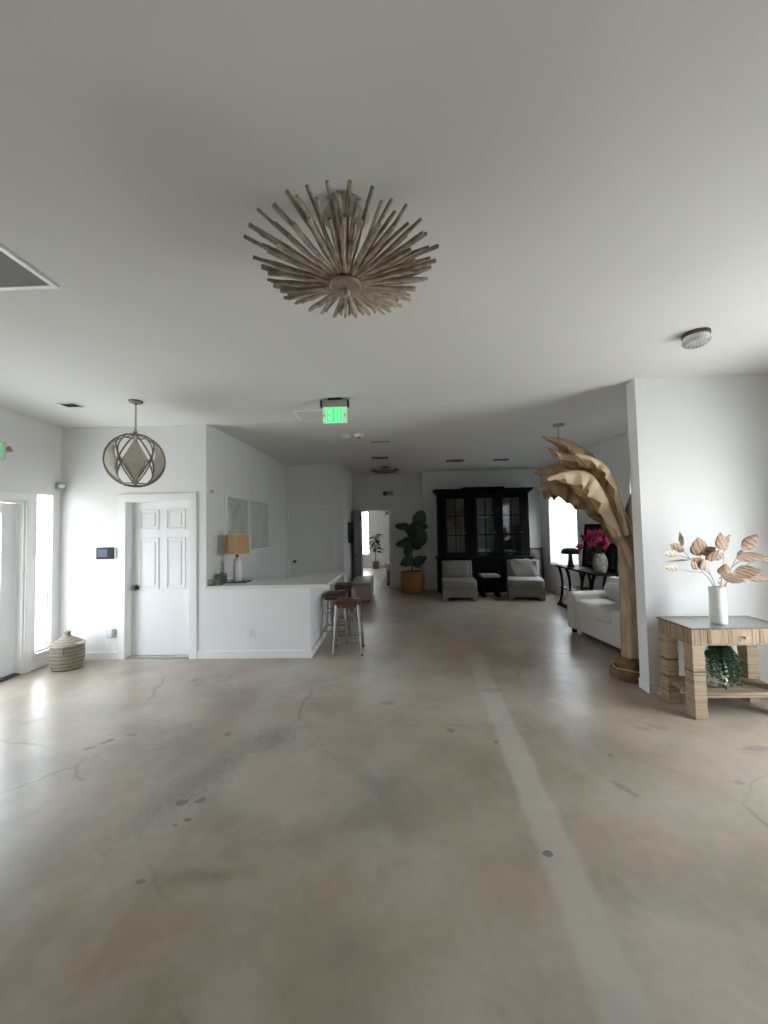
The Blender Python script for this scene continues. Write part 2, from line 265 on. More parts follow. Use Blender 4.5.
# ------------------------------------------------------------------ mesh builder
class MB:
    def __init__(s): s.bm = bmesh.new(); s.bev = False
    def box(s, x0, x1, y0, y1, z0, z1, bev=0.0, seg=2):
        a = bmesh.ops.create_cube(s.bm, size=1.0)['verts']
        bmesh.ops.scale(s.bm, vec=(x1-x0, y1-y0, z1-z0), verts=a)
        bmesh.ops.translate(s.bm, vec=((x0+x1)/2, (y0+y1)/2, (z0+z1)/2), verts=a)
        if bev:
            s.bev = True
            ed = list({e for v in a for e in v.link_edges})
            r = bmesh.ops.bevel(s.bm, geom=ed, offset=bev, segments=seg, affect='EDGES', profile=0.5)
        return s
    def rot(s, ang, axis='Z', c=(0, 0, 0)):
        bmesh.ops.rotate(s.bm, cent=c, matrix=Matrix.Rotation(ang, 3, axis), verts=s.bm.verts[:]); return s
    def move(s, v): bmesh.ops.translate(s.bm, vec=v, verts=s.bm.verts[:]); return s
    def tube(s, pts, rad, seg=8, cap=True, flat=1.0):
        pts = [Vector(p) for p in pts]; n = len(pts)
        if not hasattr(rad, '__len__'): rad = [rad]*n
        rings = []; prev = None
        for i, p in enumerate(pts):
            t = (pts[min(i+1, n-1)] - pts[max(i-1, 0)]).normalized()
            if prev is None:
                a = Vector((0, 0, 1)) if abs(t.z) < 0.9 else Vector((1, 0, 0))
                u = t.cross(a).normalized()
            else:
                u = (prev - t*prev.dot(t)).normalized()
            prev = u; v = t.cross(u)
            rings.append([s.bm.verts.new(p + (u*cos(2*pi*k/seg) + v*sin(2*pi*k/seg)*flat)*rad[i]) for k in range(seg)])
        for a, b in zip(rings, rings[1:]):
            for k in range(seg): s.bm.faces.new((a[k], a[(k+1) % seg], b[(k+1) % seg], b[k]))
        if cap:
            s.bm.faces.new(rings[0][::-1]); s.bm.faces.new(rings[-1])
        return s
    def lathe(s, prof, seg=32, c=(0, 0, 0), sx=1.0, sy=1.0, wob=None):
        rings = []
        for r, z in prof:
            if r < 1e-5: rings.append([s.bm.verts.new((c[0], c[1], c[2]+z))])
            else:
                rr = []
                for k in range(seg):
                    a = 2*pi*k/seg; q = r*(wob(a, z) if wob else 1)
                    rr.append(s.bm.verts.new((c[0]+q*cos(a)*sx, c[1]+q*sin(a)*sy, c[2]+z)))
                rings.append(rr)
        for a, b in zip(rings, rings[1:]):
            for k in range(seg):
                k2 = (k+1) % seg
                if len(a) == 1 and len(b) == 1: continue
                if len(a) == 1: s.bm.faces.new((a[0], b[k2], b[k]))
                elif len(b) == 1: s.bm.faces.new((a[k], a[k2], b[0]))
                else: s.bm.faces.new((a[k], a[k2], b[k2], b[k]))
        return s
    def torus(s, c, r, t, seg=28, sub=6, axis='Z'):
        pts = []
        for k in range(seg):
            a = 2*pi*k/seg
            p = {'Z': (cos(a), sin(a), 0), 'Y': (cos(a), 0, sin(a)), 'X': (0, cos(a), sin(a))}[axis]
            pts.append(Vector(c) + Vector(p)*r)
        return s.ring(pts, t, sub)
    def ring(s, pts, t, sub=6):
        pts = [Vector(p) for p in pts]; n = len(pts); rings = []
        cen = sum(pts, Vector())/n
        for i, p in enumerate(pts):
            tt = (pts[(i+1) % n]-pts[i-1]).normalized(); u = (p-cen); u = (u-tt*u.dot(tt)).normalized(); v = tt.cross(u)
            rings.append([s.bm.verts.new(p+(u*cos(2*pi*k/sub)+v*sin(2*pi*k/sub))*t) for k in range(sub)])
        for i in range(n):
            a, b = rings[i], rings[(i+1) % n]
            for k in range(sub): s.bm.faces.new((a[k], a[(k+1) % sub], b[(k+1) % sub], b[k]))
        return s
    def grid(s, fn, nu, nv):
        vs = [[s.bm.verts.new(fn(i/nu, j/nv)) for j in range(nv+1)] for i in range(nu+1)]
        for i in range(nu):
            for j in range(nv): s.bm.faces.new((vs[i][j], vs[i+1][j], vs[i+1][j+1], vs[i][j+1]))
        return s
    def puff(s, c, sx, sy, sz, e=0.35, nu=40, nv=20, fn=None):
        """cushion: a superellipsoid with half sizes sx, sy, sz"""
        sg = lambda x, p: math.copysign(abs(x)**p, x)
        rows = []
        for j in range(nv+1):
            v = -pi/2 + pi*j/nv
            if j in (0, nv): rows.append([s.bm.verts.new((c[0], c[1], c[2]+sz*sg(sin(v), e)))]); continue
            row = []
            for i in range(nu):
                u = 2*pi*i/nu
                p = Vector((sx*sg(cos(v), e)*sg(cos(u), e), sy*sg(cos(v), e)*sg(sin(u), e), sz*sg(sin(v), e)))
                if fn: p = fn(p)
                row.append(s.bm.verts.new(p+Vector(c)))
            rows.append(row)
        for a, b in zip(rows, rows[1:]):
            for k in range(nu):
                k2 = (k+1) % nu
                if len(a) == 1: s.bm.faces.new((a[0], b[k2], b[k]))
                elif len(b) == 1: s.bm.faces.new((a[k], a[k2], b[0]))
                else: s.bm.faces.new((a[k], a[k2], b[k2], b[k]))
        return s
    def prism(s, poly, a, b, axis='Y'):
        """extrude a 2-D outline; axis Y: poly is (x, z); X: (y, z); Z: (x, y)"""
        f = {'Y': lambda p, t: (p[0], t, p[1]), 'X': lambda p, t: (t, p[0], p[1]), 'Z': lambda p, t: (p[0], p[1], t)}[axis]
        A = [s.bm.verts.new(f(p, a)) for p in poly]; B = [s.bm.verts.new(f(p, b)) for p in poly]; n = len(poly)
        for k in range(n): s.bm.faces.new((A[k], A[(k+1) % n], B[(k+1) % n], B[k]))
        s.bm.faces.new(A[::-1]); s.bm.faces.new(B); return s
    def build(s, name, m, parent=None, smooth=35, solid=0.0, sub=0, loc=None):
        bm = s.bm
        bmesh.ops.recalc_face_normals(bm, faces=bm.faces[:])
        if smooth:
            for f in bm.faces: f.smooth = True
            for e in bm.edges:
                if len(e.link_faces) == 2 and e.calc_face_angle(0) > R(smooth): e.smooth = False
        me = bpy.data.meshes.new(name); bm.to_mesh(me); bm.free()
        me.materials.append(m)
        o = bpy.data.objects.new(name, me); C.objects.link(o)
        if parent: o.parent = parent
        if loc: o.location = loc
        if s.bev and smooth:
            md = o.modifiers.new('face_normals', 'WEIGHTED_NORMAL'); md.keep_sharp = True
        if solid:
            md = o.modifiers.new('thickness', 'SOLIDIFY'); md.thickness = solid; md.offset = 0
        if sub:
            md = o.modifiers.new('smooth', 'SUBSURF'); md.levels = sub; md.render_levels = sub
        return o
def tag(o, label=None, cat=None, group=None, kind=None):
    if label: o['label'] = label
    if cat: o['category'] = cat
    if group: o['group'] = group
    if kind: o['kind'] = kind
    return o
def thing(name, loc, label, cat, group=None, rz=0.0, kind=None):
    o = bpy.data.objects.new(name, None); C.objects.link(o); o.empty_display_size = 0.1
    o.location = loc; o.rotation_euler = (0, 0, rz)
    return tag(o, label, cat, group, kind)
def copy_tree(o, parent=None):
    c = o.copy(); C.objects.link(c)
    if parent: c.parent = parent
    for ch in list(o.children): copy_tree(ch, c)
    return c
def struct(o, label, cat): return tag(o, label, cat, kind='structure')
def cr(pts, n):
    """Catmull-Rom through pts, n samples"""
    P = [Vector(p) for p in pts]; P = [P[0]*2-P[1]] + P + [P[-1]*2-P[-2]]; out = []
    m = len(P)-3
    for k in range(n):
        t = k/(n-1)*m; i = min(int(t), m-1); t -= i
        a, b, c, d = P[i:i+4]
        out.append(0.5*((2*b)+(c-a)*t+(2*a-5*b+4*c-d)*t*t+(3*b-a-3*c+d)*t**3))
    return out

# ================================================================== THE ROOM
XL, XR, H = -4.42, 3.70, 3.06
YD = 4.78            # wall with the white door
T = 0.14
f = MB(); f.box(XL-0.2, XR+0.2, -6.2, 15.7, -0.12, 0.0)
struct(f.build('floor', FLOOR, smooth=0), 'polished mottled grey brown concrete floor', 'floor')
def ridge(x):
    t = min(1, max(0, (x+0.8)/3.17)); t = t*t*(3-2*t)
    return 4.78-0.90*t
def ceil_z(x, y):
    """the plasterboard dips a few centimetres towards the mouth of the hall and rises again behind it"""
    d = y-ridge(x); amp = 0.034 - 0.012*min(1, max(0, (x+1.0)/1.5)); q = 0.0
    if -0.9 < d <= 0: q = (d+0.9)/0.9; q = q*q*(1.6-0.6*q)
    elif 0 < d < 1.3: q = 1-d/1.3; q = q*q*(1.3-0.3*q)
    wave = 0.006*sin(1.3*x+0.7)*sin(1.9*y+0.4)*min(1, max(0, (y-2.0)/1.5))*min(1, max(0, (7.0-y)/1.5))
    return H - amp*q - max(0, wave)
c = MB(); c.box(XL-0.2, XR+0.2, -6.2, 15.7, H+0.001, H+0.12)
c.grid(lambda u, v: Vector((XL-0.15+(XR-XL+0.3)*u, 1.9+5.2*v, ceil_z(XL-0.15+(XR-XL+0.3)*u, 1.9+5.2*v)-0.0005)), 120, 150)
c.grid(lambda u, v: Vector((XL-0.15+(XR-XL+0.3)*u, -6.15+8.05*v, H-0.0005)), 2, 2); c.grid(lambda u, v: Vector((XL-0.15+(XR-XL+0.3)*u, 7.1+8.55*v, H-0.0005)), 2, 2)
bmesh.ops.remove_doubles(c.bm, verts=c.bm.verts[:], dist=0.00005)
struct(c.build('ceiling', CEIL, smooth=30), 'flat white painted ceiling', 'ceiling')

def wall_along_y(name, x0, x1, y0, y1, holes, label):
    """wall running along Y with openings (ya, yb, za, zb)"""
    m = MB(); y = y0
    for ya, yb, za, zb in sorted(holes):
        if ya > y: m.box(x0, x1, y, ya, 0, H)
        if za > 0: m.box(x0, x1, ya, yb, 0, za)
        if zb < H: m.box(x0, x1, ya, yb, zb, H)
        y = yb
    if y < y1: m.box(x0, x1, y, y1, 0, H)
    return struct(m.build(name, WALL, smooth=0), label, 'wall')
def wall_along_x(name, y0, y1, x0, x1, holes, label):
    m = MB(); x = x0
    for xa, xb, za, zb in sorted(holes):
        if xa > x: m.box(x, xa, y0, y1, 0, H)
        if za > 0: m.box(xa, xb, y0, y1, 0, za)
        if zb < H: m.box(xa, xb, y0, y1, zb, H)
        x = xb
    if x < x1: m.box(x, x1, y0, y1, 0, H)
    return struct(m.build(name, WALL, smooth=0), label, 'wall')

wall_along_y('wall_left', XL-0.18, XL, -6.0, YD+T, [(2.40, 4.31, 0, 2.02), (4.46, 4.67, 0.19, 2.13)], 'white left wall with the glazed doors and a narrow window')
wall_along_x('wall_entry', YD, YD+T, XL, -2.47, [(-3.53, -2.69, 0, 2.03)], 'white wall with the panelled white door')
wall_along_y('wall_hall_left', -2.47-T, -2.47, YD+T, 8.25, [], 'white wall with the pale framed pictures above the counter')
wall_along_x('wall_kitchen', 8.25, 8.25+T, -2.47-T, -1.18, [(-2.40, -1.44, 0, 2.05)], 'white wall with plain flush door behind counter')
wall_along_y('wall_hallway', -1.18-T, -1.18, 8.25+T, 10.2, [], 'white hallway wall with a small dark framed picture')
wall_along_x('wall_alcove', 10.2, 10.2+T, -1.18-T, 0.68+T, [(-0.97, -0.20, 0, 2.10)], 'white wall with the open doorway to the far room')
wall_along_y('wall_alcove_right', 0.68, 0.68+T, 9.75, 10.2, [], 'short white return wall beside the potted fig')
wall_along_x('wall_cabinet', 9.75, 9.75+T, 0.68+T, XR, [], 'white wall behind the black cabinet')
W1 = (1.6, 2.95, 0.30, 2.30); W2 = (4.65, 6.06, 0.70, 2.38); W3 = (7.85, 9.25, 0.68, 2.38)
wall_along_y('wall_right', XR, XR+0.18, -6.0, 9.75+T, [W1, W2, W3], 'white right wall with tall windows')
wall_along_x('wall_stub', 3.72, 3.86, 2.37, XR, [], 'white stub wall behind the rattan table')
wall_along_x('wall_rear', -6.0-T, -6.0, XL-0.18, XR+0.18, [], 'white rear wall')
wall_along_y('wall_far_left', -3.0-T, -3.0, 10.34, 15.5, [], 'far room left wall')
wall_along_y('wall_far_right', 1.5, 1.5+T, 10.34, 15.5, [], 'far room right wall')
wall_along_x('wall_far_back', 15.5, 15.5+T, -3.0-T, 1.5+T, [(-2.1, -1.15, 0.50, 2.32)], 'far room end wall with a tall narrow window')
m = MB(); m.box(-3.0-T, -1.18-T, 10.2, 10.34, 0, H); m.box(0.82, 1.5+T, 10.2, 10.34, 0, H)
struct(m.build('wall_far_front', WALL, smooth=0), 'far room front wall', 'wall')

# half wall that carries the counter
m = MB(); m.box(-2.47, -1.126, YD, YD+0.12, 0, 0.88); m.box(-1.246, -1.126, YD+0.12, 6.20, 0, 0.88)
struct(m.build('wall_counter', WALL, smooth=0), 'low white half wall under the counter', 'wall')

# baseboards
def base(name, boxes, label):
    m = MB()
    for b in boxes: m.box(*b, 0.006, 2)
    struct(m.build(name, TRIM), label, 'baseboard')
bh, bt = 0.10, 0.016
base('baseboard_left', [(XL, XL+bt, -5.95, 2.33, 0, bh), (XL, XL+bt, 4.40, YD, 0, bh)], 'white baseboard on left wall')
base('baseboard_entry', [(XL+bt, -3.63, YD-bt, YD, 0, bh), (-2.59, -1.126+bt, YD-bt, YD, 0, bh)], 'white baseboard on door wall and counter front')
base('baseboard_counter', [(-1.126, -1.126+bt, YD, 6.2, 0, bh)], 'white baseboard along the counter side')
base('baseboard_stub', [(2.37, XR, 3.72-bt, 3.72, 0, bh), (2.37-bt, 2.37, 3.72-bt, 3.86, 0, bh)], 'white baseboard round the stub wall')
base('baseboard_cabinet', [(0.68-bt, XR, 9.75-bt, 9.75, 0, bh), (0.68-bt, 0.68, 9.75, 10.2, 0, bh)], 'white baseboard on cabinet wall')
base('baseboard_alcove', [(-0.13, 0.664, 10.2-bt, 10.2, 0, bh)], 'white baseboard on alcove wall')
base('baseboard_hallway', [(-1.18, -1.18+bt, 8.40, 10.2, 0, bh)], 'white baseboard on hallway wall')
base('baseboard_right', [(XR-bt, XR, -6.0, 3.704, 0, bh), (XR-bt, XR, 3.86, 9.734, 0, bh)], 'white baseboard on right wall')
base('baseboard_far', [(-3.0, 1.5, 15.5-bt, 15.5, 0, bh)], 'white baseboard in the far room')

# ---- panelled white door
d = thing('door_1', (0, 0, 0), 'white four-panelled door with black knob in white casing', 'door', kind='structure')
def frame_panels(m, xa, xb, y, panels):
    """recessed panels: a sunk field with a raised rim"""
    for (pa, pb, za, zb) in panels:
        k = 0.022
        m.prism([(pa, za), (pb, za), (pb, zb), (pa, zb)], y-0.001, y+0.001)
        for q in ((pa, pb, za, za+k), (pa, pb, zb-k, zb), (pa, pa+k, za+k, zb-k), (pb-k, pb, za+k, zb-k)):
            m.box(q[0], q[1], y-0.012, y, q[2], q[3], 0.005, 2)
        m.box(pa+0.05, pb-0.05, y-0.008, y, za+0.05, zb-0.05, 0.006, 1)
m = MB(); yl = YD+0.10
m.box(-3.526, -2.694, yl, yl+0.04, 0.019, 2.026, 0.002, 1)
lf = m.build('leaf', DOORP, d)
m = MB(); frame_panels(m, -3.525, -2.695, yl, [(-3.42, -3.155, 1.66, 1.93), (-3.06, -2.80, 1.66, 1.93), (-3.42, -3.155, 0.88, 1.555), (-3.06, -2.80, 0.88, 1.555)])
m.build('panel_moulding', DOORP, lf)
m = MB()
m.box(-3.63, -3.53, YD-0.02, YD, 0, 2.03, 0.004); m.box(-2.69, -2.59, YD-0.02, YD, 0, 2.03, 0.004); m.box(-3.63, -2.59, YD-0.022, YD, 2.03, 2.13, 0.004)
m.build('casing', TRIM, d)
m = MB(); m.box(-3.53, -3.526, YD, YD+T, 0, 2.03); m.box(-2.694, -2.69, YD, YD+T, 0, 2.03); m.box(-3.53, -2.69, YD, YD+T, 2.026, 2.03)
m.build('jamb', TRIM, d)
m = MB(); m.box(-3.526, -2.694, YD+0.02, YD+T, 0, 0.018, 0.004); m.build('threshold', GREYPL, d)
m = MB()
m.lathe([(0, 0), (0.033, 0), (0.033, 0.008), (0.012, 0.012), (0.012, 0.035), (0.027, 0.042), (0.032, 0.056), (0.028, 0.070), (0, 0.074)], 24)
m.rot(R(90), 'X').move((-3.46, yl, 0.90)); tag(m.build('knob', BLACKM, d), 'black round knob')

# ---- plain flush door in kitchen wall
d = thing('door_2', (0, 0, 0), 'plain white flush door with black knob behind the counter', 'door', kind='structure')
m = MB(); m.box(-2.40, -1.44, 8.335, 8.375, 0.0, 2.05, 0.003); m.build('leaf', DOORP, d)
m = MB(); m.box(-1.44, -1.35, 8.23, 8.25, 0, 2.05, 0.003); m.box(-2.49, -2.40, 8.23, 8.25, 0, 2.05, 0.003); m.box(-2.49, -1.35, 8.23, 8.25, 2.05, 2.14, 0.003); m.build('casing', TRIM, d)
m = MB(); m.lathe([(0, 0), (0.034, 0), (0.034, 0.008), (0.013, 0.012), (0.013, 0.04), (0.03, 0.05), (0.034, 0.064), (0.028, 0.078), (0, 0.082)], 20)
m.rot(R(90), 'X').move((-2.29, 8.335, 0.91)); tag(m.build('knob', BLACKM, d), 'black round knob')

# ---- glazed double door on left wall
d = thing('door_3', (0, 0, 0), 'white glazed door at the left edge beside the narrow window', 'door', kind='structure')
for i, (ya, yb) in enumerate(((2.42, 3.353), (3.357, 4.29))):
    m = MB(); xa, xb = -4.545, -4.50
    m.box(xa, xb, ya, ya+0.17, 0.02, 2.0, 0.003); m.box(xa, xb, yb-0.17, yb, 0.02, 2.0, 0.003)
    m.box(xa, xb, ya+0.17, yb-0.17, 0.02, 0.26, 0.003); m.box(xa, xb, ya+0.17, yb-0.17, 1.88, 2.0, 0.003)
    lf = m.build('leaf', DOORP, d)
    m = MB(); m.box(-4.527, -4.521, ya+0.17, yb-0.17, 0.26, 1.88); m.build('glass_pane', DGLASS, lf)
m = MB()
m.box(XL, XL+0.018, 4.315, 4.40, 0, 2.12, 0.004); m.box(XL, XL+0.018, 2.31, 2.395, 0, 2.12, 0.004); m.box(XL, XL+0.018, 2.395, 4.315, 2.03, 2.12, 0.004)
m.build('casing', TRIM, d)
m = MB(); m.box(-4.60, XL, 4.296, 4.31, 0, 2.02); m.box(-4.60, XL, 2.40, 2.414, 0, 2.02); m.box(-4.60, XL, 2.40, 4.31, 2.004, 2.02); m.build('jamb', TRIM, d)
m = MB(); m.box(-4.60, -4.43, 2.414, 4.296, 0, 0.016, 0.004); tag(m.build('threshold', DARKSLOT, d), 'dark metal threshold')
m = MB(); m.box(-4.5, -4.488, 3.40, 3.43, 0.95, 1.15, 0.004); m.tube([(-4.49, 3.415, 1.0), (-4.45, 3.415, 1.0), (-4.445, 3.50, 1.0)], 0.009); tag(m.build('lever_handle', BLACKM, d), 'black lever handle')

# ---- windows
def window_y(n, x, depth, spec, cols, rows, label, side=1, casing=True):
    """window in a wall along Y; side = +1 outside is +X"""
    ya, yb, za, zb = spec
    d = thing('window_%d' % n, (0, 0, 0), label, 'window', kind='structure')
    xa, xb = sorted((x+side*(depth-0.07), x+side*(depth-0.02))); t = 0.05 if yb-ya > 0.4 else 0.012
    m = MB(); m.box(xa, xb, ya, ya+t, za, zb, 0.004); m.box(xa, xb, yb-t, yb, za, zb, 0.004)
    m.box(xa, xb, ya+t, yb-t, za, za+t, 0.004); m.box(xa, xb, ya+t, yb-t, zb-t, zb, 0.004)
    if rows > 1: m.box(xa, xb, ya+t, yb-t, (za+zb)/2-0.025, (za+zb)/2+0.025, 0.004)
    fr = m.build('window_frame', TRIM, d)
    if cols > 1:
        m = MB(); xm = (xa+xb)/2
        for k in range(1, cols): yy = ya+(yb-ya)*k/cols; m.box(xm-0.012, xm+0.012, yy-0.011, yy+0.011, za+t, zb-t)
        for k in range(1, rows*2): zz = za+(zb-za)*k/(rows*2); m.box(xm-0.012, xm+0.012, ya+t, yb-t, zz-0.011, zz+0.011)
        m.build('muntins', TRIM, fr)
    m = MB(); m.box((xa+xb)/2-0.003, (xa+xb)/2+0.003, ya+t, yb-t, za+t, zb-t); m.build('glass_pane', GLASS, fr)
    m = MB(); i0, i1 = sorted((x-side*0.03, x+side*(depth-0.07))); m.box(i0, i1, ya-0.02 if casing else ya, yb+0.02 if casing else yb, za-0.025, za, 0.005); m.build('window_sill', TRIM, d)
    return d
window_y(1, XL, 0.12, (4.46, 4.67, 0.19, 2.13), 1, 1, 'tall narrow white window between glazed door and corner', -1, False)
window_y(2, XR, 0.18, W1, 3, 2, 'wide window on right wall before the stub wall')
window_y(3, XR, 0.18, W2, 3, 2, 'tall window half hidden behind the stub wall')
window_y(4, XR, 0.18, W3, 3, 2, 'tall window with white blinds beside the black cabinet')
d = thing('window_5', (0, 0, 0), 'bright narrow window seen through the open doorway', 'window', kind='structure')
m = MB(); m.box(-2.1, -2.05, 15.54, 15.6, 0.5, 2.32); m.box(-1.19, -1.15, 15.54, 15.6, 0.5, 2.32); m.box(-2.05, -1.19, 15.54, 15.6, 0.5, 0.55); m.box(-2.05, -1.19, 15.54, 15.6, 2.27, 2.32); fr = m.build('window_frame', TRIM, d)
m = MB(); m.box(-2.05, -1.19, 15.567, 15.573, 0.55, 2.27); m.build('glass_pane', GLASS, fr)
m = MB(); m.box(-2.13, -1.12, 15.46, 15.54, 0.475, 0.5, 0.004); m.build('window_sill', TRIM, d)
portal('portal_left', (-4.62, 3.62, 1.16), 2.1, 1.94, (1, 0, 0))
portal('portal_near', (3.90, 2.275, 1.3), 1.3, 1.95, (-1, 0, 0))
portal('portal_hall_far', (3.90, 8.55, 1.53), 1.35, 1.65, (-1, 0, 0))

# ---- doorway leaf (swung open into the hall)
d = thing('door_4', (-0.985, 10.19, 0), 'grey door standing open at the doorway to the far room', 'door', rz=R(-7), kind='structure')
m = MB(); m.box(-0.04, 0.0, -0.76, 0.0, 0.01, 2.08, 0.003); lf = m.build('leaf', GREYP, d)
m = MB()
m.tube([(0.0, -0.70, 0.92), (0.045, -0.70, 0.92), (0.05, -0.60, 0.92)], 0.010, 8); m.lathe([(0, 0), (0.028, 0), (0.028, 0.008), (0, 0.008)], 16, (0, 0, 0))
tag(m.build('lever_handle', BLACKM, d), 'black lever handle')
for z in (0.25, 1.05, 1.88):
    m = MB(); m.tube([(0.004, 0.0, z-0.05), (0.004, 0.0, z+0.05)], 0.012, 8); m.build('hinge', BLACKM, d)
m = MB(); m.box(-0.975, -0.955, 10.195, 10.345, 0, 2.10); m.box(-0.215, -0.195, 10.195, 10.345, 0, 2.10); m.box(-0.975, -0.195, 10.195, 10.345, 2.085, 2.105)
m.box(-0.195, -0.13, 10.18, 10.2, 0, 2.10, 0.003); m.box(-1.05, -0.975, 10.18, 10.2, 0, 2.10, 0.003); m.box(-1.05, -0.13, 10.18, 10.2, 2.105, 2.17, 0.003)
struct(m.build('trim_1', TRIM), 'white casing round the open doorway', 'trim')
# far room closet door outline
d = thing('door_5', (0, 0, 0), 'pale closet door on the far room end wall', 'door', kind='structure')
m = MB(); m.box(-0.60, 0.20, 15.46, 15.5, 0.01, 1.93, 0.003); m.build('leaf', DOORP, d)
m = MB(); m.box(-0.68, -0.60, 15.47, 15.5, 0, 1.93); m.box(0.2, 0.28, 15.47, 15.5, 0, 1.93); m.box(-0.68, 0.28, 15.47, 15.5, 1.93, 2.01); m.build('casing', TRIM, d)

# ================================================================== COUNTER
m = MB(); z0, z1 = 0.882, 0.922
m.prism([(-2.468, 4.752), (-0.90, 4.752), (-0.87, 6.27), (-1.45, 6.27), (-1.45, 5.42), (-2.468, 5.42)], z0, z1, 'Z')
m.bev = True; bmesh.ops.bevel(m.bm, geom=m.bm.edges[:], offset=0.004, segments=2, affect='EDGES')
tag(m.build('countertop', QUARTZ), 'pale stone countertop on the white half wall', 'countertop')

# ================================================================== BLINDS
def blind(spec, label, tilt, cord):
    ya, yb, za, zb = spec
    d = thing('window_blind', (XR+0.055, (ya+yb)/2, zb), label, 'blind', 'white slatted blinds on the hall windows')
    hw = (yb-ya)/2-0.012
    m = MB(); m.box(-0.03, 0.03, -hw, hw, -0.05, -0.002, 0.003); m.build('headrail', SLAT, d)
    m = MB(); n = int((zb-za-0.09)/0.055)
    for k in range(n):
        zc = -0.08-k*0.055; dx = 0.029*cos(tilt); dz = 0.029*sin(tilt)
        m.prism([(-dx, zc-dz), (dx, zc+dz), (dx, zc+dz+0.003), (-dx, zc-dz+0.003)], -hw, hw)
    sl = m.build('slats', SLAT, d, smooth=0)
    m = MB(); zc = -0.08-n*0.055+0.01; m.box(-0.025, 0.025, -hw, hw, zc-0.012, zc+0.006, 0.003); m.build('bottom_rail', SLAT, d)
    m = MB()
    for yy in (-hw*0.7, 0, hw*0.7): m.tube([(0, yy, -0.05), (0, yy, zc)], 0.0015, 5)
    m.build('ladder_cord', SLAT, d)
    return d
blind(W2, 'white slatted blind in the window half hidden behind the stub wall', R(62), 1)
blind(W3, 'white slatted blind in the tall window between console table and black cabinet', R(57), 1)

# ================================================================== DRIFTWOOD CEILING LIGHTS
def driftwood(loc, hub_z, rad, rim_rise, nst, label, mats, sr, seed, group=None):
    rnd = random.Random(seed)
    d = thing('driftwood_chandelier', loc, label, 'ceiling light', group)
    hz = hub_z - loc[2]
    m = MB(); m.lathe([(0, 0), (0.11*rad/0.42, 0), (0.115*rad/0.42, -0.014), (0.10*rad/0.42, -0.026), (0.02, -0.03), (0, -0.03)], 32); tag(m.build('canopy', mat('pale_taupe_plate', (0.38, 0.35, 0.305), 0.5, 0.05, 10) if nst > 50 else BRONZE, d), 'round taupe ceiling plate')
    m = MB(); m.lathe([(0, -0.028), (0.012, -0.028), (0.012, hz+0.02), (0, hz+0.02)], 12); m.build('stem', BRONZE, d)
    m = MB(); m.lathe([(0, -0.05), (0.05*rad/0.42, -0.055), (0.056*rad/0.42, -0.07), (0.056*rad/0.42, -0.17), (0.04*rad/0.42, -0.185), (0, -0.185)], 24); tag(m.build('lamp_socket_cup', mat('frosted_cup', (0.50, 0.46, 0.40), 0.5, 0.05, 10), d), 'pale cylindrical lamp cup above the sticks')
    m = MB(); k = rad/0.42
    m.lathe([(0, 0.012), (0.07*k, 0.010), (0.074*k, 0.0), (0.066*k, -0.008), (0.03*k, -0.012), (0, -0.012)], 32, (0, 0, hz)); tag(m.build('hub', mat('warm_taupe_metal', (0.30, 0.25, 0.195), 0.5, 0.1, 20), d), 'taupe metal hub disc')
    m = MB(); m.lathe([(0, 0), (0.012*k, -0.002), (0.022*k, -0.014), (0.022*k, -0.022), (0.014*k, -0.036), (0, -0.04)], 20, (0, 0, hz-0.012)); tag(m.build('finial', mat('pale_wood_finial', (0.46, 0.40, 0.32), 0.6, 0.1, 20), d), 'round wooden finial')
    for i in range(nst):
        a = 2*pi*(i+rnd.uniform(-.25, .25))/nst
        tier = i % 3
        L = rad*(1.0, 0.93, 0.80)[tier]*rnd.uniform(0.93, 1.05)
        rise = rim_rise*(1.0, 0.72, 0.36)[tier]*rnd.uniform(0.85, 1.12)
        p = []; bend = rnd.uniform(-0.05, 0.05)
        for s in (0, .2, .4, .6, .8, 1):
            r = 0.045*k + (L-0.045*k)*s
            aa = a + bend*sin(s*3.0) + rnd.uniform(-.012, .012)
            z = hz + 0.016 + rise*(s**1.15) + rnd.uniform(-.004, .004)
            p.append((r*cos(aa), r*sin(aa), z))
        b = sr*rnd.uniform(0.8, 1.2)
        m = MB(); m.tube(p, [b*0.75, b*0.85, b*1.0, b*0.95, b*1.05, b*rnd.uniform(.8, 1.05)], 7)
        m.build('stick', mats[0], d, smooth=50)
    return d
driftwood((-0.207, 1.637, H), 2.715, 0.408, 0.092, 96, 'large driftwood stick ceiling light fanning out over the front room', (DRIFT, DRIFT), 0.0086, 3)
driftwood((-0.26, 8.8, H), 2.90, 0.34, 0.07, 26, 'small dark driftwood ceiling light far down the hall', (DRIFTD, DRIFTD), 0.012, 5)

